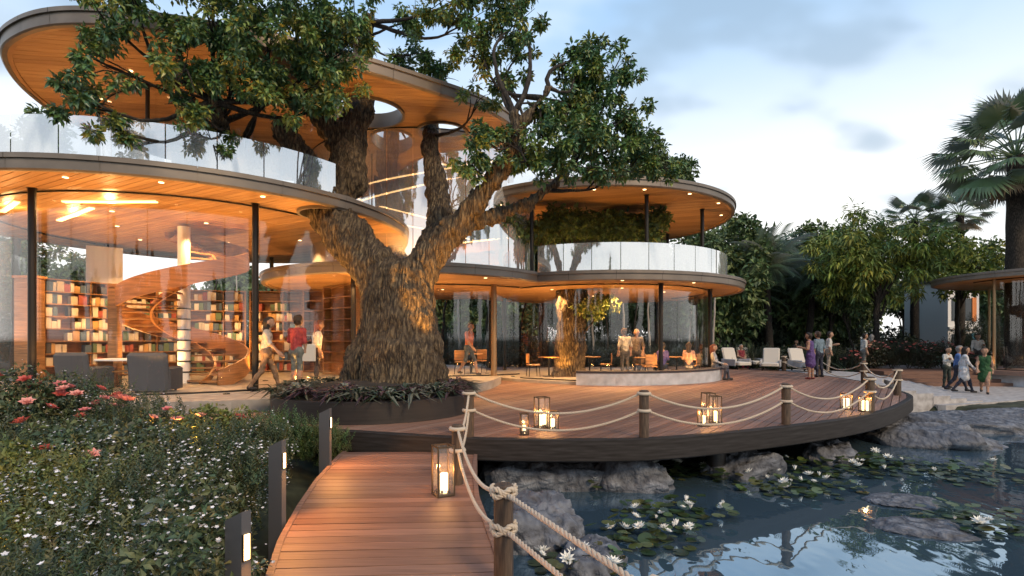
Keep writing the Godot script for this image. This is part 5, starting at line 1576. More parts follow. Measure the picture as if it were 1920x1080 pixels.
	for b in blobs:
		var c2: Vector3 = b[0]
		var near := heads.duplicate()
		near.sort_custom(func(p, q): return (p - c2).length() < (q - c2).length())
		var best: Vector3 = near[rng.randi() % 3]
		var m := best.lerp(c2, rng.randf_range(0.4, 0.6)) + Vector3(rng.randf_range(-0.45, 0.45), rng.randf_range(-0.5, 0.25), rng.randf_range(-0.4, 0.4))
		var pts := limb(lb, [best, m, c2], clampf((best - c2).length() * 0.03, 0.035, 0.075), 0.015, 6)
		for k in 4:
			var e: Vector3 = c2 + rand_dir() * b[1] * 0.9
			limb(lb, [pts[int(pts.size() * rng.randf_range(0.55, 0.95))], c2.lerp(e, 0.4), e], 0.022, 0.006, 4)
	partw(t, "branches", lb, M.bark_grey)
	var xf := []; var cols := []
	fill(xf, cols, blobs, [[0.075, 0.16, 0.05], [0.055, 0.13, 0.055], [0.11, 0.19, 0.045], [0.17, 0.21, 0.045], [0.06, 0.135, 0.07]], 1.0, 0.15, 0.7)
	scatter(t, "crown", M_leaf, M.leaf, xf, cols)
	# planter
	var pl := thing("tree_planter", "round dark timber planter round the foot of the great tree", "planter", Vector3(-2.9, 0, -11.4))
	mb = MB.new()
	sweep(mb, circle(-2.9, 11.35, 2.05, 80), [Vector2(0, 0.004), Vector2(0, 0.39), Vector2(0.01, 0.4), Vector2(0.12, 0.4), Vector2(0.12, 0.004), Vector2(0, 0.004)])
	partw(pl, "kerb", mb, M.planter_wall)
	mb = MB.new()
	for i in 12:
		for j in 41:
			var r := 1.93 * i / 11.0; var a := TAU * j / 40.0
			mb.vert(Vector3(-2.9 + r * cos(a), 0.36 + 0.3 * (1.0 - pow(r / 1.93, 2.0)) + 0.03 * noise.get_noise_2d(r * 9.0 * cos(a), r * 9.0 * sin(a)), -11.35 + r * sin(a)), Vector3.UP)
	for i in 11:
		for j in 40:
			var q := i * 41 + j
			mb.tri_i(q, q + 1, q + 41, Vector3.UP); mb.tri_i(q + 1, q + 42, q + 41, Vector3.UP)
	renormal(mb)
	partw(pl, "soil", mb, M.soil)
	# strappy ground cover: single plants round the trunk
	var proto := MB.new()
	for i in 15:
		var a := rng.randf() * TAU
		var d := Vector3(cos(a), rng.randf_range(0.25, 1.0), sin(a)).normalized()
		leaf_shape(proto, d * 0.03, d, Vector3.UP, rng.randf_range(0.28, 0.42), 0.055, 0.2, 0.5)
	var pm := proto.mesh()
	var n := 0
	for i in 150:
		var a := rng.randf() * TAU; var r := sqrt(rng.randf()) * 0.85 + 1.12
		var p := Vector3(-2.9 + r * cos(a), 0.42 + 0.12 * (1.9 - r), -11.35 + r * sin(a))
		if p.z < -12.6: continue
		var w := ["purple", "green", "olive"][rng.randi() % 3] as String
		var o := single("bromeliad", pm, M["ground_" + w], "small " + {"purple": "purple-brown", "green": "dark green", "olive": "silvery olive"}[w] + " strap-leaved plant in the tree planter", "plant", p, "strap-leaved plants in the tree planter, " + w, rng.randf() * TAU)
		var s := rng.randf_range(0.9, 1.4)
		o.scale = Vector3(s, s, s)
		n += 1
	for q in [[Vector3(-4.3, 0.4, -10.4), Vector3(-3.9, 3.8, -13.2), 36.0, "spotlight in the planter aimed up the limb that enters the roof"], [Vector3(-3.0, 0.4, -9.55), Vector3(-3.0, 2.6, -12.0), 3.0, "spotlight in the planter aimed up the trunk"], [Vector3(-1.4, 0.4, -10.2), Vector3(-1.5, 4.2, -12.3), 26.0, "spotlight in the planter aimed up the limb leaning towards the cafe"], [Vector3(-4.6, 0.4, -11.9), Vector3(-3.6, 3.2, -12.6), 14.0, "spotlight on the library side of the planter"]]:
		spotlight_fixture(q[0], q[1], q[2], q[3], 26.0)

# ---------------------------------------------------------------- other trees
func make_trees() -> void:
	var frond := fan_leaf(1.9, 44); var feather := feather_leaf(3.0, 30)
	var pc := [[0.08, 0.14, 0.06], [0.06, 0.115, 0.055], [0.11, 0.16, 0.06]]
	for i in 3:
		var m := mat("palm_%d" % i, lin(pc[i][0], pc[i][1], pc[i][2]), 0.45); m.backlight_enabled = true; m.backlight = Color(0.45, 0.45, 0.45); m.cull_mode = BaseMaterial3D.CULL_DISABLED
	var mo := mat("palm_old", lin(0.16, 0.12, 0.07), 0.8); mo.cull_mode = BaseMaterial3D.CULL_DISABLED
	var g := -0.6
	var gp := func(x: float, d: float) -> Vector3: return Vector3((x - 960.0) / FPX * d, g, -d)
	palm("tall fan palm with thick trunk and shaggy crown towering over the kiosk", gp.call(1905, 26.0), 11.0, frond, 48, pc, 0.40, Vector3.ZERO, true, "fan_palm", 1.75)
	palm("fan palm with round crown rising behind the yellow-green tree", gp.call(1715, 36.0), 10.2, frond, 32, pc, 0.25)
	palm("fan palm half hidden between the towering palm and the yellow-green tree", gp.call(1800, 34.0), 10.0, frond, 32, pc, 0.25)
	palm("feathery dark palm with an upright tuft beside the cafe roof", gp.call(1446, 33.0), 6.4, feather, 30, pc, 0.22, Vector3(-0.3, 0, 0), false, "feather_palm")
	palm("leaning dark feathery palm next to the white lamp pole", gp.call(1505, 34.0), 5.9, feather, 28, pc, 0.2, Vector3(0.7, 0, 0), false, "feather_palm")
	palm("feathery palm closest to the cafe's glass", gp.call(1400, 36.0), 5.0, feather, 26, pc, 0.2, Vector3(-0.4, 0, 0), false, "feather_palm")
	# lit broadleaf with hanging long leaves
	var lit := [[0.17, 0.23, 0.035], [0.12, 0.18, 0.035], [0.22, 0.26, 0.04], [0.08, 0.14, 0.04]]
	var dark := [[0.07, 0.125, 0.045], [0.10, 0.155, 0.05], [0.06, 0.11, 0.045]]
	var T := "trees round the garden"
	broad_tree("pale-stemmed tree with drooping yellow-green leaves behind the standing men", T, gp.call(1650, 30.0), 9.0, Vector3(4.0, 3.4, 2.8), 6.6, lit, M_leaf_long, 1300, 1.35, 0.2, 0.0, "broadleaf_tree", "leaf_soft", 14)
	broad_tree("yellow-green leafy tree close beside the kiosk", T, gp.call(1800, 31.0), 7.0, Vector3(2.4, 2.3, 2.0), 6.6, lit, M_leaf_small, 420, 1.5, 0.14, 0.0, "broadleaf_tree", "leaf_soft", 10)
	broad_tree("olive leafy tree between the dark palms and the drooping tree", T, gp.call(1560, 34.0), 6.5, Vector3(2.2, 2.6, 2.0), 5.6, lit, M_leaf_small, 520, 1.5, 0.14)
	broad_tree("slender leaning pale-stemmed tree behind the hedge", T, gp.call(1615, 32.0), 5.0, Vector3(1.6, 1.5, 1.5), 4.6, dark, M_leaf_small, 260, 1.4, 0.08, -1.2)
	# the belt of dark trees that closes the garden
	var belt := [[-700, 44, 9], [-420, 46, 8.5], [-150, 44, 9], [40, 42, 11.5], [150, 40, 8], [300, 44, 7.5], [430, 42, 8], [560, 40, 7.5], [690, 44, 7], [800, 40, 7.5], [900, 38, 8], [1000, 42, 9], [1090, 38, 9.5], [1170, 40, 10.5], [1250, 38, 10], [1350, 33, 10.2], [1420, 37, 10.6], [1490, 38, 10.2], [1555, 38, 11.2], [1320, 42, 10.5], [1385, 44, 10.2], [1460, 46, 9.6], [1540, 44, 10.5], [1610, 46, 9.5], [1690, 48, 10], [1770, 50, 10], [1850, 46, 10], [1940, 44, 9.5], [2060, 48, 10], [2250, 46, 10], [2500, 44, 10]]
	var adj := ["tallest", "low", "broad", "narrow", "ragged", "round", "thick", "thin", "leaning", "bushy", "dense", "loose", "bluish", "olive", "deep green", "spreading", "shaggy", "upright", "domed", "straggling", "full", "stout", "slim", "pale", "shadowy", "heavy", "uneven", "knotty", "feathery", "squat", "airy"]
	for i in belt.size():
		var b: Array = belt[i]
		var h: float = b[2]
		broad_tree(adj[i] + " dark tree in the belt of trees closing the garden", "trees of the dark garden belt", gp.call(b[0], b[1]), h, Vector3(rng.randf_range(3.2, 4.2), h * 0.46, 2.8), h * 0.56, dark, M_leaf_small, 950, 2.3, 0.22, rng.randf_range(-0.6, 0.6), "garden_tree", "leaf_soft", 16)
	# trees behind the cafe's upper roof and on its terrace
	broad_tree("rounded tree rising behind the cafe's upper roof", T, gp.call(1235, 32.0), 13.0, Vector3(2.9, 2.4, 2.4), 11.6, dark, M_leaf_small, 900, 1.7, 0.24, 0.0, "broadleaf_tree", "leaf_soft", 12)
	broad_tree("dense dark tree filling the terrace gap between the cafe's two roofs", T, Vector3(1.8, 0.0, -28.6), 6.6, Vector3(4.0, 2.1, 1.6), 6.3, dark, M_leaf_small, 1300, 1.5, 0.3, 0.0, "broadleaf_tree", "leaf_soft", 16)
	broad_tree("dark tree on the terrace side nearer the great tree", T, Vector3(-1.2, 0.0, -28.0), 6.2, Vector3(2.4, 1.8, 1.5), 5.6, dark, M_leaf_small, 600, 1.5, 0.25)
	broad_tree("distant leafy tree seen past the library's upper roof edge", T, gp.call(30, 26.0), 11.4, Vector3(2.6, 1.6, 2.0), 11.6, dark, M_leaf_small, 420, 1.6, 0.2)
	# thin bare stems inside the belt, behind the glass
	for i in 26:
		var x := [760, 800, 840, 862, 905, 950, 985, 1020, 1050, 1110, 1130, 1165, 1190, 1220, 1245, 1285, 1300, 1330, 560, 585, 640, 655, 500, 440, 400, 360][i] as float
		var p: Vector3 = gp.call(x, rng.randf_range(29.5, 34.0))
		var mb := MB.new()
		limb(mb, [Vector3.ZERO, Vector3(rng.randf_range(-0.3, 0.3), 2.5, 0), Vector3(rng.randf_range(-0.6, 0.6), 6.0, 0)], rng.randf_range(0.06, 0.13), 0.04, 7)
		single("bare_stem", mb.mesh(), M.bark_grey if i % 2 == 0 else M.bark_pale, "thin bare upright stem among the trees behind the glass pavilions", "tree trunk", p, "bare stems behind the pavilions")
	# the park across the water, which the glass walls mirror
	for i in 11:
		var x := [-34, -27, -20, -14, -8, -3, 2, 24, 30, 37, 44][i] as float
		broad_tree("park tree across the water, mirrored in the pavilion glass", "park trees across the water", Vector3(x, g, 22.0 + (i % 3) * 3.0), 8.0, Vector3(3.0, 3.6, 2.6), 5.0, dark, M_leaf_small, 420, 2.4, 0.2, 0.0, "park_tree")
	for x in [-17.0, -11.5, -10.0, -5.5, 4.5]:
		var cb := broad_tree("slender cypress across the water, mirrored in the pavilion glass", "cypresses across the water", Vector3(x, g, 18.0), 11.0, Vector3(0.7, 5.0, 0.7), 5.4, dark, M_leaf_small, 420, 1.6, 0.14, 0.0, "cypress_tree")
	# lamp pole
	var lp: Vector3 = gp.call(1534, 38.0)
	var t := thing("lamp_pole", "slim white lamp pole standing before the dark trees", "lamp pole", lp)
	var mb := MB.new(); mb.lathe([Vector2(0.16, 0), Vector2(0.16, 0.1), Vector2(0.10, 0.12), Vector2(0.09, 4.4)], Vector3.ZERO, 12); part(t, "pole", mb.mesh(), M.white_paint)
	mb = MB.new(); mb.lathe([Vector2(0.0, 4.4), Vector2(0.13, 4.4), Vector2(0.13, 4.6), Vector2(0.0, 4.7)], Vector3.ZERO, 12); part(t, "head", mb.mesh(), M.fascia)
	# low garden wall behind
	t = thing("garden_wall", "long pale low wall behind the people and palms", "wall", Vector3(20, -0.6, -40))
	for i in 14:
		mb = MB.new(); mb.box(Vector3(-8 + i * 2.0, 0.55, 0), Vector3(1.99, 1.1, 0.25)); part(t, "panel", mb.mesh(), M.paving)

# ---------------------------------------------------------------- shrubs
func shrub(p: Vector3, r: Vector3, leaves: int, col: Array, white: int, pink: int, label: String, group: String, size := 1.0, called := "flowering_shrub") -> Node3D:
	var t := thing(called, label, "shrub", p, group)
	var mb := MB.new()
	for i in 7:
		var a := rng.randf() * TAU
		limb(mb, [p - Vector3(0, 0.1, 0), p + Vector3(cos(a) * r.x * 0.35, r.y * 0.6, sin(a) * r.z * 0.35), p + Vector3(cos(a) * r.x * 0.7, r.y * 1.3, sin(a) * r.z * 0.7)], 0.018, 0.005, 4)
	partw(t, "stems", mb, M.bark_grey)
	var xf := []; var cols := []
	var c2 := p + Vector3(0, r.y, 0)
	for i in leaves:
		var d := rand_dir()
		var k := pow(rng.randf(), 0.45)
		var q := c2 + d * r * k * (1.0 + 0.35 * noise.get_noise_3dv(d * 2.5 + p))
		xf.append(Transform3D(rand_basis(size * rng.randf_range(0.7, 1.3)), q)); cols.append(tone(col[rng.randi() % col.size()], 0.35))
	scatter(t, "foliage", M_shrub if used_names.get(called, 0) % 3 != 1 else M_shrub_broad, M.leaf_soft, xf, cols)
	if white > 0:
		xf = []; cols = []
		var head := Vector3.UP
		for i in white:
			if i % 7 == 0:
				head = rand_dir(); head.y = absf(head.y) * 0.9 - 0.25
			var d := (head + rand_dir() * 0.13).normalized()
			var q := c2 + d * r * rng.randf_range(0.86, 1.12) * (1.0 + 0.35 * noise.get_noise_3dv(d * 2.5 + p))
			xf.append(Transform3D(rand_basis(rng.randf_range(0.6, 1.2)), q)); var w := rng.randf_range(0.45, 0.8); cols.append(Color(w, w, w * 1.06))
		scatter(t, "small_blossoms", M_blossom, M.petal, xf, cols)
	for i in pink:
		var d := rand_dir(); d.y = absf(d.y) * 0.8 + 0.25; d.z = absf(d.z) * 0.7 + 0.1; d = d.normalized()
		var o := part(t, "rose_blossom", M_rose, M["rose_%d" % (rng.randi() % 3)], d * r * 1.02 + Vector3(0, r.y, 0))
		o.basis = rand_basis(rng.randf_range(0.8, 1.3))
	return t
var M_blossom: ArrayMesh
var M_rose: ArrayMesh
var M_lily: ArrayMesh
var M_pad: ArrayMesh
func petals(rings: Array) -> ArrayMesh:
	# rings: [count, length, width, elevation]
	var mb := MB.new()
	for r in rings:
		for i in r[0]:
			var a: float = TAU * (i + 0.5 * (rings.find(r) % 2)) / r[0]
			var d := Vector3(cos(a) * cos(r[3]), sin(r[3]), sin(a) * cos(r[3]))
			leaf_shape(mb, d * r[1] * 0.08, d, Vector3.UP, r[1], r[2], 0.3, -0.15)
	return mb.mesh()
func make_plants() -> void:
	var deep := [[0.042, 0.076, 0.036], [0.065, 0.095, 0.036], [0.05, 0.074, 0.046], [0.095, 0.105, 0.042]]
	var yel := [[0.12, 0.14, 0.03], [0.08, 0.105, 0.032], [0.15, 0.16, 0.04]]
	var G := "flowering shrubs beside the boardwalk"
	# [px x, px y of the shrub's middle, distance, radii x y, white, pink, yellowish]
	var list := [
		[40, 775, 7.6, 0.95, 0.62, 60, 14, 0, "rose shrub with pink blooms by the dark library column"],
		[150, 778, 8.0, 0.9, 0.60, 60, 15, 0, "rose shrub with pink and white blooms below the timber pier"],
		[260, 815, 7.6, 0.8, 0.6, 50, 8, 0, "shrub with scattered pink roses in front of the grey armchair"],
		[390, 835, 7.4, 0.7, 0.52, 20, 3, 1, "shrub with bright yellow-green shoots and two coral roses"],
		[475, 850, 7.0, 0.5, 0.48, 40, 0, 0, "leafy shrub at the corner by the middle path light"],
		[60, 900, 5.6, 0.75, 0.62, 110, 3, 0, "dense shrub dotted with tiny white blossoms under the pink roses"],
		[200, 895, 5.4, 0.75, 0.6, 120, 2, 0, "dense dark shrub with one coral rose among tiny white blossoms"],
		[330, 905, 5.5, 0.7, 0.6, 130, 0, 0, "dense shrub sprinkled with silvery white blossoms"],
		[420, 930, 5.4, 0.5, 0.6, 110, 0, 0, "white-speckled shrub beside the dark gap"],
		[20, 960, 4.2, 0.6, 0.55, 90, 0, 1, "yellow-leaved shrub with tiny white blossoms at the bank's foot"],
		[130, 980, 4.0, 0.6, 0.55, 110, 0, 1, "olive shrub with clustered white blossoms"],
		[260, 980, 4.0, 0.6, 0.56, 130, 0, 0, "blue-green shrub thick with white blossoms"],
		[360, 1010, 3.9, 0.45, 0.5, 120, 0, 0, "dark shrub of white blossoms behind the nearest path light"],
		[40, 1080, 2.9, 0.5, 0.42, 80, 0, 0, "dark shrub with white blossoms low at the water side"],
		[190, 1085, 2.9, 0.5, 0.42, 90, 0, 0, "shrub with bluish white blossoms spilling to the bank"],
		[330, 1090, 2.9, 0.38, 0.4, 80, 0, 0, "small white-flowered shrub against the nearest path light"]]
	for l in list:
		var c2 := at(l[0], l[1], l[2])
		var gy := ground_y(c2.x, l[2])
		var r := Vector3(l[3], maxf(0.3, (c2.y + l[4] - gy) * 0.5), 0.8 * l[3])
		var vol: float = r.x * r.y * r.z
		shrub(Vector3(c2.x, gy, c2.z), r, int(700 + 700.0 * minf(vol, 0.8)), yel if l[7] == 1 else deep, int(l[5] * 3.4), l[6], l[8], G, 0.9 if l[2] > 5.0 else 0.72)
	shrub(Vector3(-3.55, -0.45, -8.2), Vector3(0.6, 0.42, 0.5), 700, [[0.06, 0.11, 0.03], [0.05, 0.09, 0.03]], 12, 0, "fresh green low shrub with few white flowers between two path lights", G, 0.8)
	shrub(Vector3(-2.95, -0.5, -8.35), Vector3(0.4, 0.34, 0.35), 420, [[0.06, 0.11, 0.03], [0.08, 0.10, 0.03]], 0, 0, "small green shrub at the deck corner beside the boardwalk's end", G, 0.8)
	spotlight_fixture(Vector3(-4.25, ground_y(-4.25, 6.7), -6.7), Vector3(-4.2, 0.6, -7.7), 9.0, "garden spotlight among the shrubs lighting the yellow-green shoots", 55.0)
	spotlight_fixture(Vector3(-4.0, ground_y(-4.0, 3.7), -3.7), Vector3(-4.1, 0.3, -4.4), 6.0, "garden spotlight low among the olive shrubs", 55.0)
	# hedge along the terrace
	var hs := [1640, 1672, 1704, 1736, 1768, 1600, 1805]
	for i in hs.size():
		var d := 27.2
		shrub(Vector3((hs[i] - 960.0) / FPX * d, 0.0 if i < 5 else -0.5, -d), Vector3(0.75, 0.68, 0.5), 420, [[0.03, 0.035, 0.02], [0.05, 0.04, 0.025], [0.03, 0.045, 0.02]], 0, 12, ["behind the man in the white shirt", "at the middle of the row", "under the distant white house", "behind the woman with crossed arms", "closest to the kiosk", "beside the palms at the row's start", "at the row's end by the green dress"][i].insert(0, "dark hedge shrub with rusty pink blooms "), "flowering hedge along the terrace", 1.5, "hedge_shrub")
	# undergrowth in front of the tree belt
	var us := [1340, 1380, 1425, 1470, 1520, 1560, 800, 860, 920, 980, 1040, 1100, 1160, 1220, 1280, 620, 560, 1850, 1900]
	for i in us.size():
		var d := 28.5 if i < 6 or i > 16 else 29.5
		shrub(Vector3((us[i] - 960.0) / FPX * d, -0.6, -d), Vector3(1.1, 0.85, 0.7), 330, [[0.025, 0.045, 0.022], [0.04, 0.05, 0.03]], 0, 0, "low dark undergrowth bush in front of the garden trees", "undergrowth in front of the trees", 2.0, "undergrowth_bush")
	for i in 30:
		var d := rng.randf_range(34.0, 39.0)
		var x := lerpf(-300.0, 2150.0, (i + rng.randf() * 0.5) / 30.0)
		if x > 1690.0 and x < 1830.0: continue
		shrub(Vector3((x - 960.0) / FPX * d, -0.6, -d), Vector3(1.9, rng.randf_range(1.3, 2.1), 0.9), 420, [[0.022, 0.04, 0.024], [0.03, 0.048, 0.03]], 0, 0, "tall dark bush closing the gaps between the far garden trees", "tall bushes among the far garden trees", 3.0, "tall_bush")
	# strappy plants by the white chairs
	var spike := MB.new()
	for i in 22:
		var a := rng.randf() * TAU
		var d := Vector3(cos(a) * 0.6, rng.randf_range(0.6, 1.6), sin(a) * 0.6).normalized()
		leaf_shape(spike, Vector3.ZERO, d, Vector3.UP if absf(d.y) < 0.95 else Vector3.RIGHT, rng.randf_range(0.9, 1.5), 0.09, 0.15, 0.3)
	var sm := spike.mesh()
	var sp := [[1412, 27.5, "dark spiky plant behind the woman in red"], [1440, 28.0, "dark spiky plant between two white lounge chairs"], [1372, 27.5, "spiky plant beside the cafe's glass"], [1590, 26.5, "spiky plant at the start of the hedge"], [1890, 26.0, "pale grassy tuft in front of the kiosk glass"], [1868, 25.0, "grassy tuft beside the woman in green"]]
	for s in sp: single("spiky_plant", sm, M.ground_green, s[2], "plant", Vector3((s[0] - 960.0) / FPX * s[1], -0.45 if s[1] > 26.2 else -0.55, -s[1]), "spiky plants", rng.randf() * TAU)
func make_lilies() -> void:
	var beds := [[1090, 905, 0.75, 16, "bed of white water lilies in front of the pale rock"], [1270, 885, 0.7, 8, "narrow bed of lilies in the shade of the deck front"], [1265, 965, 0.7, 10, "bed of white lilies in open dark water"], [1215, 1010, 0.6, 11, "bed of large white lilies near the rope"], [1090, 1065, 0.45, 9, "bed of lilies pressed against the near boulder"], [1490, 915, 0.85, 13, "bed of star-shaped white lilies beyond the sky reflection"], [1640, 870, 0.8, 8, "bed of lilies with bunched blooms near the sloping boulder"], [1820, 785, 1.5, 9, "thick green lily bed below the pale path"], [1350, 890, 0.7, 5, "small lily bed by the blocky rock"], [1850, 985, 0.7, 3, "leafy lily patch around the flat slabs"], [1760, 885, 1.2, 3, "green lily patch in shallow brown water"], [1560, 880, 0.9, 5, "scattered lily pads under the low rock"]]
	for b in beds:
		var c2 := on(b[0], b[1], WATER)
		var t := thing("water_lily_bed", b[4], "water lilies", c2, "water lily beds")
		var xf := []; var cols := []
		var k := int(115 * b[2])
		for i in k:
			var a := rng.randf() * TAU; var r: float = pow(rng.randf(), 0.7) * b[2] * 0.95
			var s := rng.randf_range(0.6, 1.25)
			var up := rng.randf() < 0.6
			var p := c2 + Vector3(cos(a) * r * 1.25, 0.006 + rng.randf() * 0.012 + (rng.randf_range(0.03, 0.16) if up else 0.0), sin(a) * r * 0.85)
			var bs := Basis(Vector3.UP, rng.randf() * TAU) * Basis(Vector3.RIGHT, rng.randf_range(-0.5, 0.5) if up else rng.randf_range(-0.04, 0.04)) * Basis().scaled(Vector3(s, s, s))
			xf.append(Transform3D(bs, p)); cols.append(tone([[0.03, 0.06, 0.022], [0.045, 0.075, 0.02], [0.022, 0.04, 0.02], [0.04, 0.07, 0.02], [0.06, 0.075, 0.025]][rng.randi() % 5], 0.4))
		scatter(t, "lily_pads", M_pad, M.leaf, xf, cols)
		for i in b[3]:
			var a := rng.randf() * TAU; var r: float = sqrt(rng.randf()) * b[2] * 0.85
			var o := part(t, "blossom", M_lily if rng.randf() < 0.72 else M_bud, M.lily_white, Vector3(cos(a) * r * 1.2, rng.randf_range(0.07, 0.17), sin(a) * r * 0.8))
			o.basis = rand_basis(rng.randf_range(0.55, 1.2))
func lounge(pos: Vector3, turn: float, label: String) -> void:
	var t := thing("lounge_chair", label, "lounge chair", pos, "white lounge chairs", turn)
	var mb := MB.new(); mb.bevel(Vector3(0, 0.3, 0.1), Vector3(0.75, 0.16, 1.2), 0.05); part(t, "seat_cushion", mb.mesh(), M.white_cushion)
	mb = MB.new(); mb.bevel(Vector3(0, 0.66, -0.55), Vector3(0.75, 0.85, 0.15), 0.05, Basis(Vector3.RIGHT, -0.35)); part(t, "backrest", mb.mesh(), M.white_cushion)
	for x in [-1, 1]:
		mb = MB.new(); mb.bevel(Vector3(x * 0.42, 0.34, -0.05), Vector3(0.06, 0.32, 1.1), 0.02); part(t, "armrest", mb.mesh(), M.bench_white)
		for z in [-0.4, 0.55]:
			mb = MB.new(); mb.box(Vector3(x * 0.34, 0.11, z), Vector3(0.05, 0.22, 0.05)); part(t, "leg", mb.mesh(), M.dark_metal)
func make_people() -> void:
	var hair := Color(0.02, 0.014, 0.01); var brown := Color(0.06, 0.032, 0.018); var grey := Color(0.3, 0.28, 0.26)
	var white := Color(0.66, 0.64, 0.6); var skin_c := Color(0.46, 0.27, 0.18); var navy := Color(0.02, 0.025, 0.05)
	person(on(1520, 711, 0), -2.4, 1.68, "hold", {"top": Color(0.10, 0.05, 0.2), "legs": skin_c, "hair": hair, "skirt": 0.32, "sleeve": skin_c, "woman": true, "skin": skin_c, "shoes": Color(0.2, 0.03, 0.03)}, "woman in a purple knee-length dress standing beside man in grey-blue shirt")
	person(on(1536, 707, 0), -2.8, 1.75, "stand", {"top": Color(0.16, 0.23, 0.28), "legs": navy, "hair": brown}, "man in grey-blue shirt and dark trousers on the deck")
	person(on(1553, 699, 0), 1.2, 1.78, "hold", {"top": white, "legs": Color(0.32, 0.26, 0.2), "hair": hair}, "man in white shirt and khaki shorts next to the grey-blue shirt", )
	person(on(1619, 694, -0.03), 1.4, 1.75, "hold", {"top": white, "legs": Color(0.2, 0.19, 0.17), "shin": skin_c, "hair": hair}, "man in a white shirt and grey shorts on the stone landing")
	person(on(1634, 691, -0.03), 2.4, 1.72, "stand", {"top": Color(0.55, 0.2, 0.13), "legs": navy, "hair": grey, "woman": true, "long_hair": true}, "person in salmon top and dark skirt behind the man in shorts")
	person(on(1390, 690, 0) + Vector3(0, -0.06, 0.0), 0.1, 1.66, "sit", {"top": Color(0.2, 0.012, 0.025), "legs": Color(0.3, 0.015, 0.05), "hair": grey, "sleeve": skin_c, "woman": true}, "woman in dark red sitting on a white lounge chair")
	person(ring_point(BC.x, BC.y, 4.62, 59.0, 0.01), 1.2, 1.68, "sit", {"top": Color(0.36, 0.36, 0.38), "legs": Color(0.06, 0.07, 0.1), "hair": Color(0.12, 0.03, 0.02), "long_sleeve": true, "woman": true, "long_hair": true}, "red-haired woman in grey top sitting at the end of the curved bench")
	person(Vector3((1491 - 960.0) / FPX * 33.0, -0.3, -33.0), 0.4, 1.7, "hold", {"top": Color(0.015, 0.015, 0.015), "legs": Color(0.4, 0.36, 0.05), "hair": hair}, "person in black top and yellow trousers under the palms")
	var py := -0.58
	person(on(1775, 727, py), 0.2, 1.68, "fold", {"top": white, "legs": Color(0.02, 0.035, 0.025), "hair": hair, "long_sleeve": true, "woman": true}, "woman in white blouse and dark trousers standing with crossed arms")
	person(on(1795, 733, py), 0.9, 1.75, "walk", {"top": Color(0.10, 0.2, 0.5), "legs": navy, "hair": grey}, "person in blue shirt and navy trousers walking beside the white coat")
	person(on(1807, 736, py), 1.1, 1.72, "walk", {"top": Color(0.7, 0.7, 0.72), "legs": navy, "hair": hair, "skirt": 0.3, "long_sleeve": true, "woman": true, "long_hair": true}, "woman in a long white coat walking on the pale path")
	person(on(1846, 738, py), -0.7, 1.7, "walk", {"top": Color(0.015, 0.09, 0.02), "legs": skin_c, "hair": brown, "skirt": 0.3, "sleeve": skin_c, "woman": true, "skin": skin_c}, "woman in a short green dress walking along the path")
	person(Vector3((1833 - 960.0) / FPX * 27.4, 0.0, -27.4), -0.5, 1.7, "hold", {"top": white, "legs": Color(0.05, 0.05, 0.05), "hair": hair, "long_sleeve": true}, "person in white top standing behind the hedge near the kiosk")
	# inside the library
	person(on(556, 731, FLOOR), PI - 0.3, 1.78, "hold", {"top": Color(0.42, 0.05, 0.05), "legs": Color(0.16, 0.18, 0.17), "shin": skin_c, "hair": brown}, "person in red checked shirt and grey shorts inside the library glass")
	person(Vector3(-5.95, FLOOR, -12.9), 1.9, 1.72, "walk", {"top": Color(0.5, 0.45, 0.4), "legs": Color(0.25, 0.15, 0.09), "hair": hair, "woman": true, "long_hair": true}, "long-haired person in pale top and brown trousers behind the dark column")
	person(Vector3(-5.35, FLOOR, -14.6), 2.2, 1.7, "stand", {"top": white, "legs": Color(0.05, 0.03, 0.02), "hair": Color(0.25, 0.06, 0.02), "woman": true, "long_hair": true}, "red-haired person in white top standing past the red shirt")
	# inside the cafe
	person(Vector3(-1.52, FLOOR, -18.8), 1.1, 1.76, "walk", {"top": Color(0.6, 0.17, 0.06), "legs": Color(0.10, 0.13, 0.16), "shin": skin_c, "hair": hair}, "man in orange shirt and grey shorts walking inside the cafe glass")
	person(Vector3(4.15, 0.1, -19.6), PI + 0.3, 1.75, "stand", {"top": Color(0.6, 0.55, 0.45), "legs": Color(0.1, 0.09, 0.08), "hair": brown}, "person in cream shirt seen from behind in the cafe")
	person(Vector3(4.75, 0.1, -20.3), -0.4, 1.72, "stand", {"top": Color(0.2, 0.16, 0.12), "legs": Color(0.06, 0.05, 0.05), "hair": grey}, "grey-haired person in brown facing the cream shirt in the cafe")
	person(Vector3(5.45, 0.1, -19.35), PI, 1.66, "sit", {"top": Color(0.08, 0.06, 0.25), "legs": navy, "hair": hair, "woman": true}, "person in violet top sitting inside the cafe")
	person(Vector3(6.55, 0.1, -19.75), PI - 0.4, 1.66, "sit", {"top": Color(0.6, 0.36, 0.26), "legs": navy, "hair": brown, "woman": true, "long_hair": true}, "person in peach top sitting near the bench end inside the cafe")
	# the bag of the red-shirted person
	var mb := MB.new(); mb.bevel(Vector3(0, 0.2, 0), Vector3(0.34, 0.42, 0.08), 0.03)
	var bag := thing("tote_bag", "white tote bag hanging at the red-shirted person's side", "bag", on(556, 731, FLOOR) + Vector3(0.31, 0.72, 0.02))
	part(bag, "pouch", mb.mesh(), M.white_cushion)
	mb = MB.new(); mb.tube([Vector3(-0.1, 0.4, 0), Vector3(-0.08, 0.62, 0), Vector3(0.08, 0.62, 0), Vector3(0.1, 0.4, 0)], [0.012, 0.012, 0.012, 0.012], 5); part(bag, "strap", mb.mesh(), M.white_cushion)
	# lounge chairs on the deck's far side
	lounge(on(1382, 692, 0) + Vector3(0, 0, -0.1), 0.25, "white lounge chair under the woman in red")
	lounge(on(1445, 694, 0), -0.5, "white lounge chair with its back turned, beside the spiky plant")
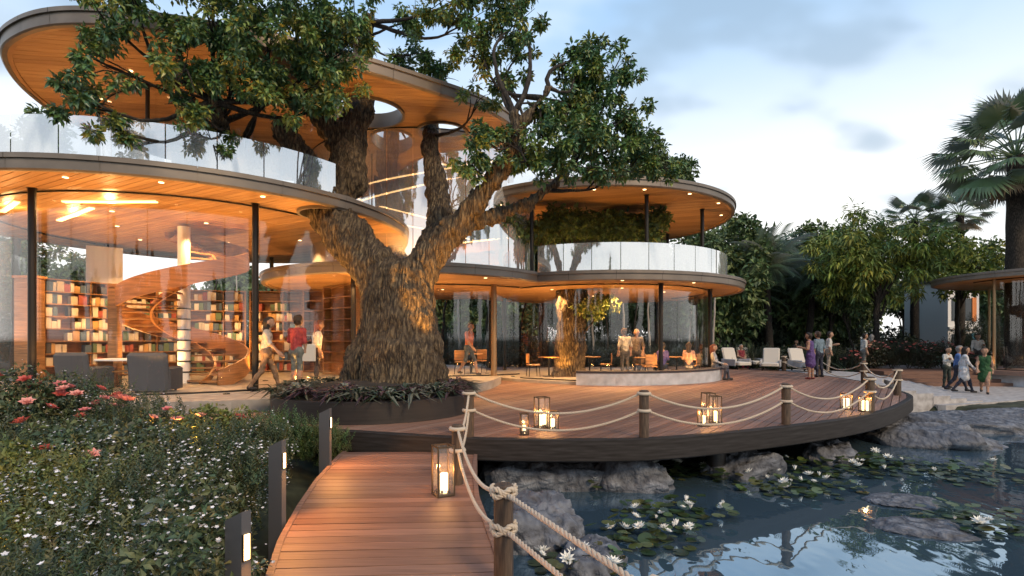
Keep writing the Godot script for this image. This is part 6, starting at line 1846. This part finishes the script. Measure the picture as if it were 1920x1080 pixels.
	lounge(on(1507, 695, 0), 0.1, "white lounge chair right behind the purple dress")
	lounge(on(1420, 691, 0) + Vector3(0.0, 0, -0.8), 0.3, "cream lounge chair between the other two, set back")

# ---------------------------------------------------------------- build
func _ready() -> void:
	rng.seed = 20240; noise.seed = 7; noise.frequency = 1.0; noise.fractal_octaves = 2; noise.noise_type = FastNoiseLite.TYPE_SIMPLEX_SMOOTH
	make_camera()
	make_sky()
	make_materials()
	mat("bark_pale", lin(0.32, 0.29, 0.25), 0.9)
	for q in [["ground_purple", 0.07, 0.04, 0.05], ["ground_green", 0.03, 0.05, 0.028], ["ground_olive", 0.12, 0.13, 0.10]]:
		var m := mat(q[0], lin(q[1], q[2], q[3]), 0.45); m.cull_mode = BaseMaterial3D.CULL_DISABLED
	var rc := [[0.62, 0.2, 0.2], [0.7, 0.32, 0.28], [0.55, 0.12, 0.1]]
	for i in 3:
		var m := mat("rose_%d" % i, lin(rc[i][0], rc[i][1], rc[i][2]), 0.6); m.cull_mode = BaseMaterial3D.CULL_DISABLED
	var lw := mat("lily_white", lin(0.78, 0.77, 0.72), 0.5); lw.cull_mode = BaseMaterial3D.CULL_DISABLED
	M_leaf = clump(15, 0.135, 0.066, 0.13, 0.25)
	M_leaf_small = clump(16, 0.15, 0.075, 0.22, 0.2)
	M_leaf_long = clump(14, 0.30, 0.07, 0.22, 0.9, 0.1)
	var sb := MB.new()
	for i in 16:
		var h := i / 15.0
		var a := i * 2.4
		var d := Vector3(cos(a), rng.randf_range(0.5, 1.1), sin(a)).normalized()
		var l := lerpf(0.062, 0.034, h) * rng.randf_range(0.8, 1.2)
		leaf_shape(sb, Vector3(0.012 * sin(h * 5.0), h * 0.2 - 0.05, 0.012 * cos(h * 4.0)), d, Vector3.UP, l, l * 0.36, 0.2, 0.1)
	M_shrub = sb.mesh()
	M_shrub_broad = clump(9, 0.085, 0.042, 0.07, 0.0, 0.5)
	M_bud = petals([[6, 0.075, 0.035, 1.0], [5, 0.07, 0.03, 1.3]])
	M_blossom = petals([[5, 0.016, 0.013, 0.4]])
	M_rose = petals([[6, 0.08, 0.068, 0.3], [6, 0.06, 0.06, 0.8], [4, 0.04, 0.04, 1.2]])
	M_lily = petals([[9, 0.085, 0.035, 0.35], [8, 0.07, 0.03, 0.8], [5, 0.045, 0.022, 1.2]])
	var pb := MB.new()
	for i in 13:
		var a0 := 0.2 + 5.9 * i / 13.0; var a1 := 0.2 + 5.9 * (i + 1) / 13.0
		pb.tri(Vector3.ZERO, Vector3(cos(a0) * 0.075, 0.006, sin(a0) * 0.075), Vector3(cos(a1) * 0.075, 0.006, sin(a1) * 0.075), Vector3.UP)
	M_pad = pb.mesh()
	make_ground(); print("ground")
	make_deck(); make_walkway(); make_bank(); make_rocks(); print("deck")
	make_library(); print("library")
	make_cafe(); make_kiosk(); make_far_building(); print("buildings")
	make_great_tree(); print("great tree")
	make_trees(); print("trees")
	make_fence(); make_lanterns(); make_bollards(); print("fence")
	make_plants(); make_lilies(); print("plants")
	make_people(); print("people")
